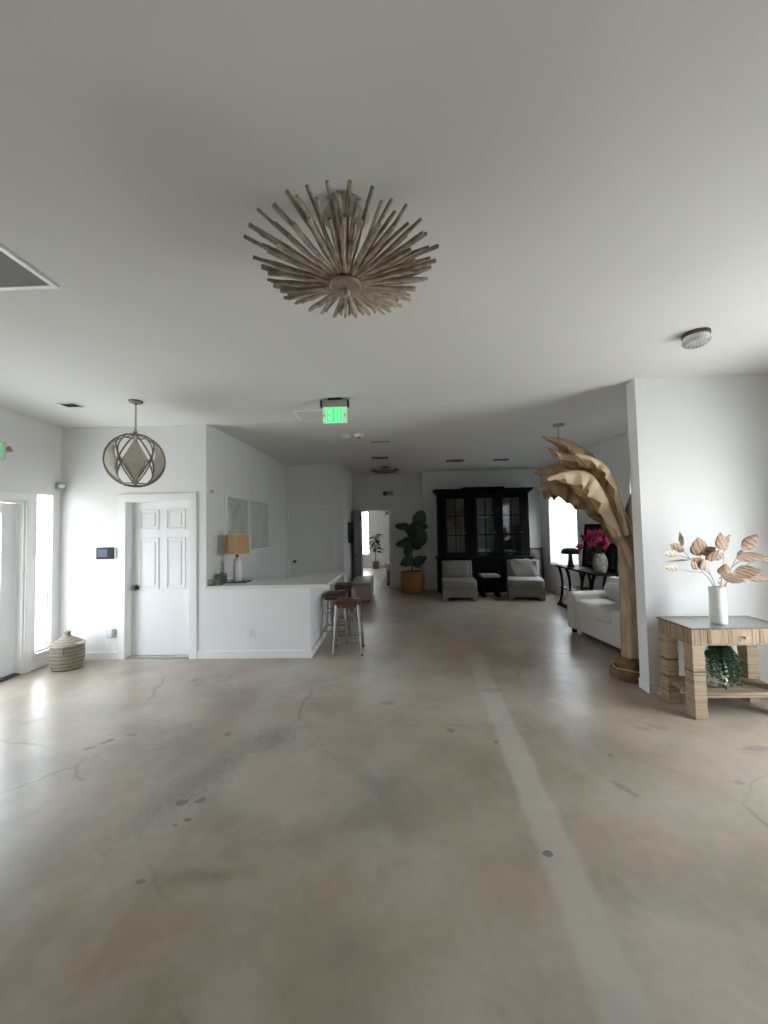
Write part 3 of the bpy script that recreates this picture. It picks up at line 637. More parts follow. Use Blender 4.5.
# ================================================================== WOVEN ORB PENDANT
def orb():
    d = thing('orb_pendant_lamp', (-2.815, 3.94, ceil_z(-2.815, 3.94)), 'round pendant lamp of crossed bands and woven diamonds near the white door', 'pendant lamp')
    m = MB(); m.lathe([(0, 0), (0.068, 0), (0.072, -0.008), (0.06, -0.022), (0.015, -0.030), (0.010, -0.045), (0, -0.045)], 32); m.build('canopy', BRONZE, d)
    m = MB(); z = -0.05; k = 0
    while z > -0.315:
        pts = []
        for q in range(14):
            a = 2*pi*q/14; u, v = 0.0085*cos(a), 0.020*sin(a)
            pts.append((u, 0, z-0.014+v) if k % 2 else (0, u, z-0.014+v))
        m.ring(pts, 0.0028, 5); z -= 0.031; k += 1
    m.build('chain', BRONZE, d, smooth=60)
    m = MB(); m.torus((0, 0, -0.342), 0.021, 0.004, 20, 6, 'Y'); m.build('hanging_ring', BRONZE, d)
    cz = -0.65; RX, RZ = 0.275, 0.285
    def sph(lon, lat, s=1.0): return Vector((RX*s*cos(lat)*cos(lon), RX*s*cos(lat)*sin(lon), cz+RZ*s*sin(lat)))
    LT = R(66); N = 6; off = R(-84.5)
    m = MB(); m.lathe([(0, cz+RZ*0.99), (0.012, cz+RZ*0.99), (0.012, cz+RZ+0.025), (0, cz+RZ+0.028)], 12)
    for q in (0, 1, 2): m.tube([(RX*cos(LT)*cos(q*pi/3), RX*cos(LT)*sin(q*pi/3), cz+RZ*sin(LT)), (0, 0, cz+RZ*0.99), (-RX*cos(LT)*cos(q*pi/3), -RX*cos(LT)*sin(q*pi/3), cz+RZ*sin(LT))], 0.005, 6)
    m.torus((0, 0, cz+RZ*sin(LT)), RX*cos(LT), 0.008); m.build('top_frame', BRONZE, d)
    m = MB(); m.torus((0, 0, cz-RZ*sin(LT)), RX*cos(LT), 0.008); m.build('bottom_ring', BRONZE, d)
    for i in range(N):
        for sg in (1, -1):
            pts = [sph(off+2*pi*i/N + sg*(pi/N)*(s/8), LT*s/8) for s in range(-8, 9)]
            m = MB(); m.tube(pts, 0.0095, 6, flat=0.6); m.build('band', BRONZE, d)
    pts = [sph(R(35.5), 2*pi*q/40, 1.01) for q in range(40)]
    m = MB(); m.ring(pts, 0.009, 6); m.build('hoop', BRONZE, d)
    for i in range(N):
        lc = off + 2*pi*(i+0.5)/N
        def fn(u, v, lc=lc):
            s = -1+2*v; wd = (pi/N)*(1-abs(s))*0.80
            return sph(lc+(u*2-1)*wd, LT*(s*0.74-0.10), 0.975)
        m = MB(); m.grid(fn, 8, 18); bmesh.ops.remove_doubles(m.bm, verts=m.bm.verts[:], dist=0.0005)
        tag(m.build('woven_panel', ABACA, d, solid=0.006), 'grey-beige woven diamond panel')
    m = MB(); m.tube([(0, 0, cz+RZ*0.98), (0, 0, cz+0.06)], 0.010, 8); m.lathe([(0, 0.06), (0.018, 0.06), (0.02, 0.0), (0.03, -0.05), (0.022, -0.085), (0, -0.095)], 16, (0, 0, cz)); m.build('bulb_socket', mat('bulb_frost', (0.7, 0.68, 0.62), 0.4, 0.02, 10), d)
orb()

# ================================================================== EXIT SIGNS
d = thing('exit_sign', (-0.655, 4.06, ceil_z(-0.655, 4.03)), 'green lit exit sign hanging from ceiling at the hall mouth', 'exit sign')
m = MB(); m.box(-0.075, 0.075, -0.03, 0.03, -0.022, 0, 0.004); tag(m.build('mount', BLACKM, d), 'black ceiling mount')
m = MB(); m.box(-0.135, 0.135, -0.028, 0.028, -0.095, -0.022, 0.006); hs = m.build('housing', GREYPL, d)
for s in (-1, 1):
    m = MB(); m.box(s*0.147-0.012, s*0.147+0.012, -0.030, 0.030, -0.098, -0.022, 0.004); tag(m.build('end_cap', DARKSLOT, hs), 'dark end cap')
m = MB(); m.box(-0.135, 0.135, -0.004, 0.004, -0.275, -0.095, 0.001, 1); pn = m.build('panel', EXITPALE, d)
def letters(mb, text, x, z0, z1, w, gap, st, y0, y1):
    h = z1-z0
    for ch in text:
        if ch == 'E':
            mb.box(x, x+st, y0, y1, z0, z1)
            for zz in (z0, (z0+z1)/2-st/2, z1-st): mb.box(x+st, x+w, y0, y1, zz, zz+st)
        elif ch == 'X':
            mb.prism([(x, z0), (x+st*1.2, z0), (x+w, z1), (x+w-st*1.2, z1)], y0, y1); mb.prism([(x+w-st*1.2, z0), (x+w, z0), (x+st*1.2, z1), (x, z1)], y0, y1)
        elif ch == 'I':
            mb.box(x, x+st, y0, y1, z0, z1); x += st+gap; continue
        elif ch == 'T':
            mb.box(x, x+w, y0, y1, z1-st, z1); mb.box(x+w/2-st/2, x+w/2+st/2, y0, y1, z0, z1-st)
        x += w+gap
m = MB(); letters(m, 'EXIT', -0.093, -0.262, -0.108, 0.044, 0.011, 0.019, -0.0065, -0.004); tag(m.build('lettering', EXITG, pn, smooth=0), 'glowing green EXIT letters')
m = MB()
for cx_ in (-0.118, 0.108):
    m.prism([(cx_-0.010, -0.185), (cx_+0.012, -0.163), (cx_+0.012, -0.173), (cx_, -0.185), (cx_+0.012, -0.197), (cx_+0.012, -0.207)], -0.0065, -0.004)
m.build('chevron', mat('chevron_green', (0.10, 0.22, 0.13), 0.5), pn, smooth=0)

d = thing('emergency_exit_sign', (XL, 3.87, 2.475), 'green exit sign with lamp head high on the left wall', 'exit sign')
m = MB(); m.box(0, 0.055, -0.16, 0.16, 0, 0.20, 0.006); m.build('housing', mat('cream_plastic', (0.58, 0.54, 0.46), 0.5, 0.02, 10), d)
m = MB(); m.box(0.055, 0.062, -0.145, 0.125, 0.018, 0.182, 0.002); fp = m.build('face_panel', EXITDIM, d)
m = MB(); letters(m, 'EXIT', -0.11, 0.03, 0.17, 0.05, 0.012, 0.018, -0.066, -0.062); m.rot(R(90), 'Z'); tag(m.build('lettering', EXITG, fp, smooth=0), 'green EXIT letters')
for s in (1, -1):
    m = MB(); m.lathe([(0, 0), (0.018, 0.0), (0.03, 0.035), (0.034, 0.06), (0.03, 0.066), (0, 0.058)], 20); m.rot(R(62), 'Y'); m.rot(R(35)*s, 'Z'); m.move((0.02, s*0.175, 0.105)); tag(m.build('lamp_head', GREYPL, d), 'grey emergency lamp head')

d = thing('emergency_light', (-0.225, 10.2, 2.55), 'grey two-headed emergency light above the open doorway', 'emergency light')
m = MB(); m.box(-0.14, 0.14, -0.05, 0, -0.05, 0.05, 0.01); m.build('housing', GREYPL, d)
for s in (-1, 1):
    m = MB(); m.lathe([(0, 0), (0.035, 0.0), (0.055, 0.05), (0.05, 0.056), (0, 0.05)], 20); m.rot(R(110), 'X'); m.move((s*0.085, -0.05, 0.0)); tag(m.build('lamp_head', DARKSLOT if s < 0 else GREYPL, d), 'round lamp head')

# ================================================================== CEILING FITTINGS
def register(loc, sx, sy, n, label, along='Y', fm=PLASTIC, name='ceiling_vent', fr=0.025, sm=None):
    d = thing(name, loc, label, 'vent')
    m = MB(); m.box(-sx, sx, -sy, -sy+fr, -0.012, 0, 0.002, 1); m.box(-sx, sx, sy-fr, sy, -0.012, 0, 0.002, 1); m.box(-sx, -sx+fr, -sy+fr, sy-fr, -0.012, 0, 0.002, 1); m.box(sx-fr, sx, -sy+fr, sy-fr, -0.012, 0, 0.002, 1); m.build('frame', fm, d)
    m = MB(); m.box(-sx+fr, sx-fr, -sy+fr, sy-fr, -0.002, 0); m.build('backing', DARKSLOT, d)
    m = MB()
    for k in range(n):
        q = -1+2*(k+0.5)/n
        if along == 'X': yy = q*(sy-fr); m.prism([(yy-0.004, -0.011), (yy+0.004, -0.003), (yy+0.006, -0.003), (yy-0.002, -0.011)], -sx+fr, sx-fr, 'X')
        else: xx = q*(sx-fr); m.prism([(xx-0.004, -0.011), (xx+0.004, -0.003), (xx+0.006, -0.003), (xx-0.002, -0.011)], -sy+fr, sy-fr, 'Y')
    m.build('slats', sm or GREYPL, d, smooth=0)
register((-3.57, 3.97, ceil_z(-3.57, 4.0)), 0.10, 0.07, 5, 'small dark ceiling vent left of the orb pendant', 'Y', fr=0.012, sm=DARKSLOT)
register((-2.23, 1.74, H), 0.31, 0.31, 40, 'large return air grille at upper left edge of the ceiling', 'Y', PLASTIC, 'return_air_grille', 0.03)
register((-0.25, 6.2, ceil_z(-0.25, 6.2)), 0.16, 0.05, 4, 'slim ceiling vent just behind the smoke detectors', 'X', GREYPL)
register((-0.32, 7.65, H), 0.17, 0.10, 5, 'ceiling vent in front of the far driftwood light', 'X', DARKSLOT)
register((1.30, 8.22, H), 0.19, 0.10, 5, 'dark ceiling vent above left end of the black cabinet', 'X', DARKSLOT)
register((2.31, 8.25, H), 0.16, 0.09, 5, 'dark ceiling vent above right half of the black cabinet', 'X', DARKSLOT)
d = thing('attic_hatch', (-1.02, 4.56, ceil_z(-1.02, 4.56)-0.001), 'flat ceiling access panel beside the hanging exit sign', 'hatch'); d.rotation_euler = (math.atan((ceil_z(-1.02, 4.74)-ceil_z(-1.02, 4.38))/0.36), 0, 0)
m = MB(); sx, sy, fr = 0.20, 0.185, 0.03
m.box(-sx, sx, -sy, -sy+fr, -0.014, 0, 0.003); m.box(-sx, sx, sy-fr, sy, -0.014, 0, 0.003); m.box(-sx, -sx+fr, -sy+fr, sy-fr, -0.014, 0, 0.003); m.box(sx-fr, sx, -sy+fr, sy-fr, -0.014, 0, 0.003); m.build('frame', TRIM, d)
m = MB(); m.box(-sx+fr, sx-fr, -sy+fr, sy-fr, -0.006, 0); m.build('panel', mat('hatch_panel', (0.66, 0.655, 0.64), 0.8, 0.02, 5), d)
def smoke(x, y, z, label, dark):
    d = thing('smoke_detector', (x, y, z), label, 'smoke detector', 'smoke detectors')
    m = MB(); m.lathe([(0, 0), (0.075, 0), (0.077, -0.012), (0.068, -0.030), (0.045, -0.042), (0, -0.046)], 28); m.build('body', PLASTIC, d)
    m = MB(); m.lathe([(0.024, -0.044), (0.028, -0.050), (0.018, -0.054), (0, -0.054)], 20); m.build('sensor_cap', dark, d)
    return d
smoke(-0.76, 5.73, ceil_z(-0.76, 5.73), 'pale round smoke detector, left one of the close pair', PLASTIC)
smoke(-0.55, 5.68, ceil_z(-0.55, 5.68), 'round smoke detector with dark cap, right one of the pair', DARKSLOT)
a = smoke(0, 0, 0, 'small round alarm high on the far room end wall', GREYPL); del a['group']; a.location = (-0.44, 15.5, 2.2); a.rotation_euler = (R(-90), 0, 0)

d = thing('crystal_ceiling_light', (2.31, 2.885, ceil_z(2.31, 2.885)), 'small crystal flush ceiling light near the stub wall', 'ceiling light')
m = MB(); m.lathe([(0, 0), (0.088, 0), (0.090, -0.006), (0.090, -0.022), (0.080, -0.026), (0, -0.026)], 36); tag(m.build('metal_rim', BRASS, d), 'aged brass rim')
m = MB(); m.lathe([(0.080, -0.024), (0.080, -0.060), (0.070, -0.075), (0, -0.080)], 36); m.build('drum_diffuser', mat('white_diffuser', (0.82, 0.82, 0.80), 0.4, 0.02, 5), d)  # plain white diffuser without any glow
m = MB()
for ring_r, zz, nn, rr in ((0.084, -0.066, 24, 0.009), (0.072, -0.080, 20, 0.011), (0.050, -0.092, 14, 0.012), (0.026, -0.098, 8, 0.012), (0.0, -0.101, 1, 0.013)):
    for k in range(nn):
        a = 2*pi*k/nn; q = bmesh.ops.create_icosphere(m.bm, subdivisions=1, radius=rr)['verts']; bmesh.ops.translate(m.bm, vec=(ring_r*cos(a), ring_r*sin(a), zz), verts=q)
tag(m.build('crystal_beads', glass('crystal', (0.93, 0.94, 0.95), 4.0), d, smooth=0), 'clear faceted beads')

# ================================================================== LEFT WALL FITTINGS
d = thing('lidded_basket', (-4.05, 4.50, 0), 'lidded woven basket with stick handles on floor in left corner', 'basket')
m = MB(); m.lathe([(0, 0), (0.155, 0), (0.172, 0.015), (0.186, 0.12), (0.188, 0.22), (0.180, 0.285), (0.170, 0.285), (0.176, 0.22), (0.17, 0.06), (0, 0.03)], 40, sx=1.06, sy=0.9); m.build('body', BASKW, d)
m = MB(); m.lathe([(0.192, 0.280), (0.196, 0.298), (0.185, 0.312), (0.12, 0.355), (0.06, 0.385), (0.040, 0.400), (0.030, 0.425), (0.040, 0.445), (0.030, 0.458), (0, 0.460)], 40, sx=1.06, sy=0.9); m.build('lid', banded('lid_weave', (0.31, 0.26, 0.205), (0.20, 0.16, 0.125), 13, 'Z', 0.9, 0.5, 1.2), d)
for s in (-1, 1):
    m = MB(); m.tube([(s*0.165, -0.06, 0.315), (s*0.21, -0.04, 0.32), (s*0.275, -0.035, 0.325)], 0.010, 8); m.tube([(s*0.165, 0.06, 0.315), (s*0.21, -0.0, 0.32), (s*0.265, -0.02, 0.325)], 0.010, 8); m.build('stick_handle', mat('bleached_stick', (0.55, 0.49, 0.40), 0.8, 0.1, 20), d)
m = MB(); m.tube([(0.10, -0.16, 0.29), (0.102, -0.172, 0.25), (0.10, -0.175, 0.21)], 0.008, 6); m.build('closure_loop', STEMB, d)

d = thing('motion_sensor', (XL+0.045, 4.735, 2.255), 'white motion sensor high in the left corner', 'sensor')
m = MB(); m.box(-0.05, 0.05, -0.04, 0.02, -0.045, 0.045, 0.015, 3); m.rot(R(35), 'Z'); m.build('body', GREYPL, d)
m = MB(); m.puff((0.012, -0.042, 0.0), 0.034, 0.014, 0.024, 0.8, 20, 10); m.rot(R(35), 'Z'); m.build('lens', PLASTIC, d)
bpy.data.objects['lidded_basket'].scale = (0.92, 0.92, 0.97)
d = thing('alarm_keypad', (-3.80, YD, 1.365), 'black touchscreen keypad on wall left of white door', 'keypad')
m = MB(); m.box(-0.118, 0.118, -0.022, 0, -0.075, 0.075, 0.008); m.build('body', mat('black_plastic', (0.012, 0.013, 0.015), 0.4, 0.05, 10, spec=0.15), d)
m = MB(); m.box(-0.095, 0.035, -0.025, -0.022, -0.045, 0.055, 0.001, 1); tag(m.build('screen', SCREEN, d), 'dim blue-grey screen')
m = MB(); m.box(0.125, 0.155, -0.02, 0, -0.07, 0.07, 0.004); tag(m.build('side_holder', GREYPL, d), 'slim grey bracket')
def plate(loc, w, h, n, label, rz=0.0, rocker=True, group=None, name='light_switch', cat='switch'):
    d = thing(name, loc, label, cat, group, rz)
    m = MB(); m.box(-w, w, -0.007, 0, -h, h, 0.003); m.build('cover_plate', PLASTIC, d)
    for k in range(n):
        x = (k-(n-1)/2)*0.046
        if rocker:
            m = MB(); m.prism([(-0.007, -0.033), (-0.013, 0.033), (-0.006, 0.033), (-0.006, -0.033)], x-0.016, x+0.016, 'X'); m.build('rocker', mat('rocker_white', (0.66, 0.66, 0.64), 0.3, 0.01, 10), d, smooth=0)
        else:
            for s in (-1, 1):
                m = MB(); m.lathe([(0, 0), (0.017, 0), (0.017, 0.003), (0, 0.003)], 20); m.rot(R(90), 'X').move((x, -0.0065, s*0.02)); m.build('socket', mat('rocker_white', (0.66, 0.66, 0.64), 0.3, 0.01, 10), d)
    return d
plate((-4.10, YD, 1.20), 0.072, 0.06, 2, 'white double light switch between corner and black keypad')
plate((-1.885, YD, 0.315), 0.042, 0.062, 1, 'white power outlet low on the counter half wall', rocker=False, name='power_outlet', cat='outlet')
plate((-2.47, 5.04, 1.51), 0.05, 0.058, 1, 'white light switch on the hall wall near the straw lamp', R(90))
d = thing('wall_chime', (-2.47, 4.885, 2.17), 'small white box high on hall wall corner', 'chime')
m = MB(); m.box(0, 0.03, -0.045, 0.045, -0.05, 0.05, 0.006); m.build('body', PLASTIC, d)
m = MB(); m.box(0.03, 0.033, -0.03, 0.03, -0.03, 0.0, 0.001); m.build('speaker_grille', GREYPL, d)
plate((-3.715, YD, 0.34), 0.04, 0.062, 1, 'power outlet holding the charger left of the white door', rocker=False, name='power_outlet', cat='outlet')
d = thing('plug_adapter', (-3.705, YD-0.0075, 0.345), 'white charger plugged in beside white door with dangling cord', 'charger')
m = MB(); m.box(-0.045, 0.045, -0.05, 0, -0.05, 0.055, 0.014, 3); m.build('body', mat('charger_grey', (0.62, 0.62, 0.61), 0.4, 0.02, 10), d)
m = MB(); m.tube(cr([(-0.01, -0.03, -0.05), (-0.045, -0.035, -0.10), (-0.04, -0.03, -0.17), (0.0, -0.02, -0.225), (0.012, -0.02, -0.235)], 16), 0.004, 6); tag(m.build('cord', PLASTIC, d), 'short white cord')

# ================================================================== COUNTER ITEMS AND HALL ART
CZ = 0.922
d = thing('table_lamp', (-2.21, 5.12, CZ+0.0), 'table lamp with straw drum shade and white faceted base on counter', 'lamp')
m = MB(); m.lathe([(0, 0.012), (0.055, 0.012), (0.058, 0.03), (0.062, 0.12), (0.050, 0.30), (0.030, 0.335), (0.014, 0.342), (0, 0.342)], 8); m.build('base', CERAM, d, smooth=20)
m = MB(); m.lathe([(0, 0.342), (0.020, 0.342), (0.026, 0.350), (0.010, 0.372), (0.008, 0.40), (0, 0.40)], 16); tag(m.build('neck', BLACKM, d), 'black neck fitting')
m = MB(); m.lathe([(0.155, 0.385), (0.158, 0.388), (0.151, 0.645), (0.147, 0.648), (0.144, 0.642), (0.151, 0.392), (0.155, 0.385)], 48); sh = m.build('lamp_shade', SHADE, d)
m = MB(); m.torus((0, 0, 0.647), 0.149, 0.004, 40); m.torus((0, 0, 0.388), 0.156, 0.004, 40)
for q in range(3): m.tube([(0, 0, 0.40), (0.15*cos(q*2.1), 0.15*sin(q*2.1), 0.388)], 0.002, 5)
tag(m.build('shade_trim', mat('straw_trim', (0.66, 0.48, 0.26), 0.8, 0.05, 20), sh), 'pale edging')
m = MB(); m.box(-0.13, 0.15, -0.10, 0.09, 0, 0.012, 0.003)
tag(m.build('lamp_tray', mat('dark_slate', (0.09, 0.09, 0.085), 0.5, 0.15, 20), loc=(-2.19, 5.11, CZ)), 'thin dark slate tray under the straw-shaded lamp', 'tray')
bpy.data.objects['table_lamp'].location.z = CZ+0.001
d = thing('wire_lantern', (-2.36, 4.98, CZ), 'small dark lattice lantern with ring handle left of the lamp', 'lantern')
m = MB(); s_, h_ = 0.05, 0.17
for sx in (-1, 1):
    for sy in (-1, 1): m.box(sx*s_-0.006, sx*s_+0.006, sy*s_-0.006, sy*s_+0.006, 0, h_)
m.box(-s_-.008, s_+.008, -s_-.008, s_+.008, 0, 0.012); m.box(-s_-.008, s_+.008, -s_-.008, s_+.008, h_, h_+0.012)
LANT = mat('pewter', (0.22, 0.215, 0.20), 0.5, 0.2, 20, metal=0.5); m.build('frame', LANT, d)
m = MB()
for k in range(5):
    q = -s_+2*s_*(k+0.5)/5
    m.box(q-0.003, q+0.003, -s_-.002, -s_+.002, 0.012, h_); m.box(q-0.003, q+0.003, s_-.002, s_+.002, 0.012, h_); m.box(-s_-.002, -s_+.002, q-0.003, q+0.003, 0.012, h_); m.box(s_-.002, s_+.002, q-0.003, q+0.003, 0.012, h_)
for k in range(6):
    q = 0.02+0.15*k/6
    for sg in (-1, 1): m.box(-s_, s_, sg*s_-.003, sg*s_+.003, q, q+0.005); m.box(sg*s_-.003, sg*s_+.003, -s_, s_, q, q+0.005)
m.build('lattice', LANT, d, smooth=0)
m = MB(); m.lathe([(0.05, 0.182), (0.02, 0.205), (0.008, 0.215), (0, 0.216)], 16); m.torus((0, 0, 0.245), 0.03, 0.004, 20, 6, 'Y'); m.build('ring_handle', LANT, d)
d.scale = (0.85, 0.85, 0.72)
d = thing('glass_box', (-2.36, 4.80, CZ), 'small glass box with dark metal edges on counter corner', 'box')
m = MB(); a_, b_, h_ = 0.07, 0.05, 0.075; t_ = 0.004
for sx in (-1, 1):
    for sy in (-1, 1): m.box(sx*a_-t_, sx*a_+t_, sy*b_-t_, sy*b_+t_, 0, h_)
for zz in (0.004, h_):
    for sy in (-1, 1): m.box(-a_, a_, sy*b_-t_, sy*b_+t_, zz-t_, zz+t_)
    for sx in (-1, 1): m.box(sx*a_-t_, sx*a_+t_, -b_, b_, zz-t_, zz+t_)
m.build('metal_edges', LANT, d)
m = MB()
for sy in (-1, 1): m.box(-a_, a_, sy*b_-.001, sy*b_+.001, 0.004, h_)
for sx in (-1, 1): m.box(sx*a_-.001, sx*a_+.001, -b_, b_, 0.004, h_)
m.box(-a_, a_, -b_, b_, h_-.001, h_+.001); m.build('glass_panes', GLASS, d, smooth=0)
m = MB(); m.lathe([(0, h_), (0.01, h_), (0.006, h_+0.02), (0.011, h_+0.035), (0, h_+0.045)], 12); m.build('lid_knob', LANT, d)

def art_mat(name, bgc, c1, c2, ax='Y'):
    m = bpy.data.materials.new(name); m.use_nodes = True; n, l = m.node_tree.nodes, m.node_tree.links; b = n['Principled BSDF']
    tc = n.new('ShaderNodeTexCoord'); v = n.new('ShaderNodeTexNoise'); v.inputs['Scale'].default_value = 2.2; v.inputs['Detail'].default_value = 3; v.inputs['Distortion'].default_value = 1.2
    l.new(tc.outputs['Object'], v.inputs['Vector']); r = n.new('ShaderNodeValToRGB'); l.new(v.outputs[0], r.inputs[0])
    e = r.color_ramp.elements; e[0].position = 0.38; e[0].color = c1+(1,); e[1].position = 0.62; e[1].color = bgc+(1,); q = e.new(0.48); q.color = c2+(1,)
    l.new(r.outputs[0], b.inputs['Base Color']); b.inputs['Roughness'].default_value = 0.5; return m
def wall_art_y(y0, y1, z0, z1, label, sheet, frame, fw, x, dr, group=None, mat_w=0.06, th=0.03):
    """framed picture on a wall along Y; dr = +1 looks towards +X"""
    d = thing('framed_picture', (x, (y0+y1)/2, z0), label, 'picture', group)
    w_, h_ = (y1-y0)/2, z1-z0; a, b = sorted((0, dr*th))
    m = MB(); m.box(a, b, -w_, -w_+fw, 0, h_, 0.003); m.box(a, b, w_-fw, w_, 0, h_, 0.003); m.box(a, b, -w_+fw, w_-fw, 0, fw, 0.003); m.box(a, b, -w_+fw, w_-fw, h_-fw, h_, 0.003); m.build('frame', frame, d)
    a, b = sorted((0, dr*0.008)); m = MB(); m.box(a, b, -w_+fw, w_-fw, fw, h_-fw); m.build('mount', mat('mount_card', (0.76, 0.755, 0.74), 0.8, 0.01, 5), d, smooth=0)
    a, b = sorted((dr*0.008, dr*0.010)); q = fw+mat_w; m = MB(); m.box(a, b, -w_+q, w_-q, q, h_-q); m.build('print', sheet, d, smooth=0)
    a, b = sorted((dr*0.018, dr*0.020)); m = MB(); m.box(a, b, -w_+fw, w_-fw, fw, h_-fw); m.build('glass_pane', GLASSB if frame is EBONY else GLASS, d, smooth=0)
    return d
PALE = art_mat('pale_abstract', (0.82, 0.80, 0.78), (0.64, 0.61, 0.57), (0.76, 0.74, 0.72))
PALE2 = art_mat('pale_abstract_soft', (0.85, 0.83, 0.81), (0.74, 0.71, 0.69), (0.81, 0.79, 0.77))
wall_art_y(5.30, 6.13, 1.30, 2.15, 'white framed pale print on hall wall directly above the lamp', PALE, TRIM, 0.035, -2.47, 1, 'white framed prints', 0.05)
wall_art_y(6.17, 7.10, 1.27, 2.15, 'white framed faint print on hall wall nearer the plain flush door', PALE2, TRIM, 0.03, -2.47, 1, 'white framed prints', 0.04)
wall_art_y(8.95, 9.95, 1.27, 1.77, 'small dark framed picture on hallway wall beside open grey door', art_mat('dark_art', (0.22, 0.21, 0.20), (0.05, 0.05, 0.05), (0.12, 0.12, 0.115)), EBONY, 0.045, -1.18, 1)

# ================================================================== BAR STOOLS
def stool():
    d = thing('bar_stool', (0, 0, 0), '', 'bar stool', 'bar stools at the counter')
    hs = 0.155; zt = 0.68
    m = MB(); m.box(-hs, hs, -hs, hs, zt-0.032, zt, 0.012, 3); tag(m.build('seat', SEATW, d), 'dark walnut wooden seat')
    m = MB()
    for s in (-1, 1):
        m.prism([(-hs+.012, zt-.034), (hs-.012, zt-.034), (hs+.008, zt-.085), (-hs-.008, zt-.085)], s*(hs-.004)-.004, s*(hs-.004)+.004, 'Y')
        m.prism([(-hs+.012, zt-.034), (hs-.012, zt-.034), (hs+.008, zt-.085), (-hs-.008, zt-.085)], s*(hs-.004)-.004, s*(hs-.004)+.004, 'X')
    tag(m.build('seat_skirt', mat('rusted_skirt', (0.10, 0.05, 0.035), 0.45, 0.3, 12, metal=0.4), d), 'rust brown metal skirt')
    for sx in (-1, 1):
        for sy in (-1, 1):
            m = MB(); t0 = Vector((sx*0.142, sy*0.142, zt-0.05)); t1 = Vector((sx*0.185, sy*0.185, 0.0))
            m.tube([t0, t0.lerp(t1, 0.5), t1], [0.022, 0.019, 0.014], 6, flat=0.75); lg = m.build('leg', GALV, d, smooth=25)
            m = MB(); m.lathe([(0, 0), (0.015, 0), (0.015, 0.022), (0, 0.022)], 10, (sx*0.185, sy*0.185, 0)); tag(m.build('foot_cap', BRASS, lg), 'brown foot cap')
    for k in range(4):
        zz = 0.155; q = 0.178; p = [((-q, -q), (q, -q)), ((q, -q), (q, q)), ((q, q), (-q, q)), ((-q, q), (-q, -q))][k]
        m = MB(); m.tube([(p[0][0], p[0][1], zz), (p[1][0], p[1][1], zz)], 0.009, 6); m.build('stretcher', GALV, d)
    m = MB(); m.tube([(-.16, -.16, .40), (.16, .16, .40)], 0.006, 6); m.tube([(.16, -.16, .412), (-.16, .16, .412)], 0.006, 6); m.build('cross_brace', GALV, d)
    return d
s0 = stool()
for i, (x, y, a, lab) in enumerate(((-0.675, 5.02, 2, 'metal bar stool with walnut seat, nearest and furthest out from the counter'),
                                    (-0.93, 5.58, -1, 'metal bar stool tucked under the counter edge behind the nearest stool'),
                                    (-0.92, 6.45, 3, 'metal bar stool at far end of the counter near the pink ottoman'))):
    o = s0 if i == 0 else copy_tree(s0)
    o.location = (x, y, 0); o.rotation_euler = (0, 0, R(a)); o['label'] = lab

# ================================================================== OTTOMAN
d = thing('bench_ottoman', (-0.83, 8.85, 0), 'boxy dusty pink ottoman against hallway wall beyond the stools', 'ottoman')
m = MB(); m.box(-0.215, 0.215, -0.62, 0.62, 0.03, 0.37, 0.015, 3); m.build('body', OTTO, d)
m = MB(); m.box(-0.218, 0.218, -0.625, 0.625, 0.37, 0.43, 0.022, 3); tag(m.build('seat_pad', OTTOT, d), 'taupe top pad')
m = MB()
m.tube([(0.218, -0.622, 0.04), (0.218, -0.622, 0.42)], 0.006, 6); m.tube([(-0.218, -0.622, 0.04), (-0.218, -0.622, 0.42)], 0.006, 6); tag(m.build('piping', mat('dark_piping', (0.05, 0.035, 0.03), 0.6), d), 'dark piping on corners')
for sx in (-1, 1):
    for sy in (-1, 1):
        m = MB(); m.box(sx*0.17-.02, sx*0.17+.02, sy*0.56-.02, sy*0.56+.02, 0, 0.035); m.build('foot', EBONY, d)

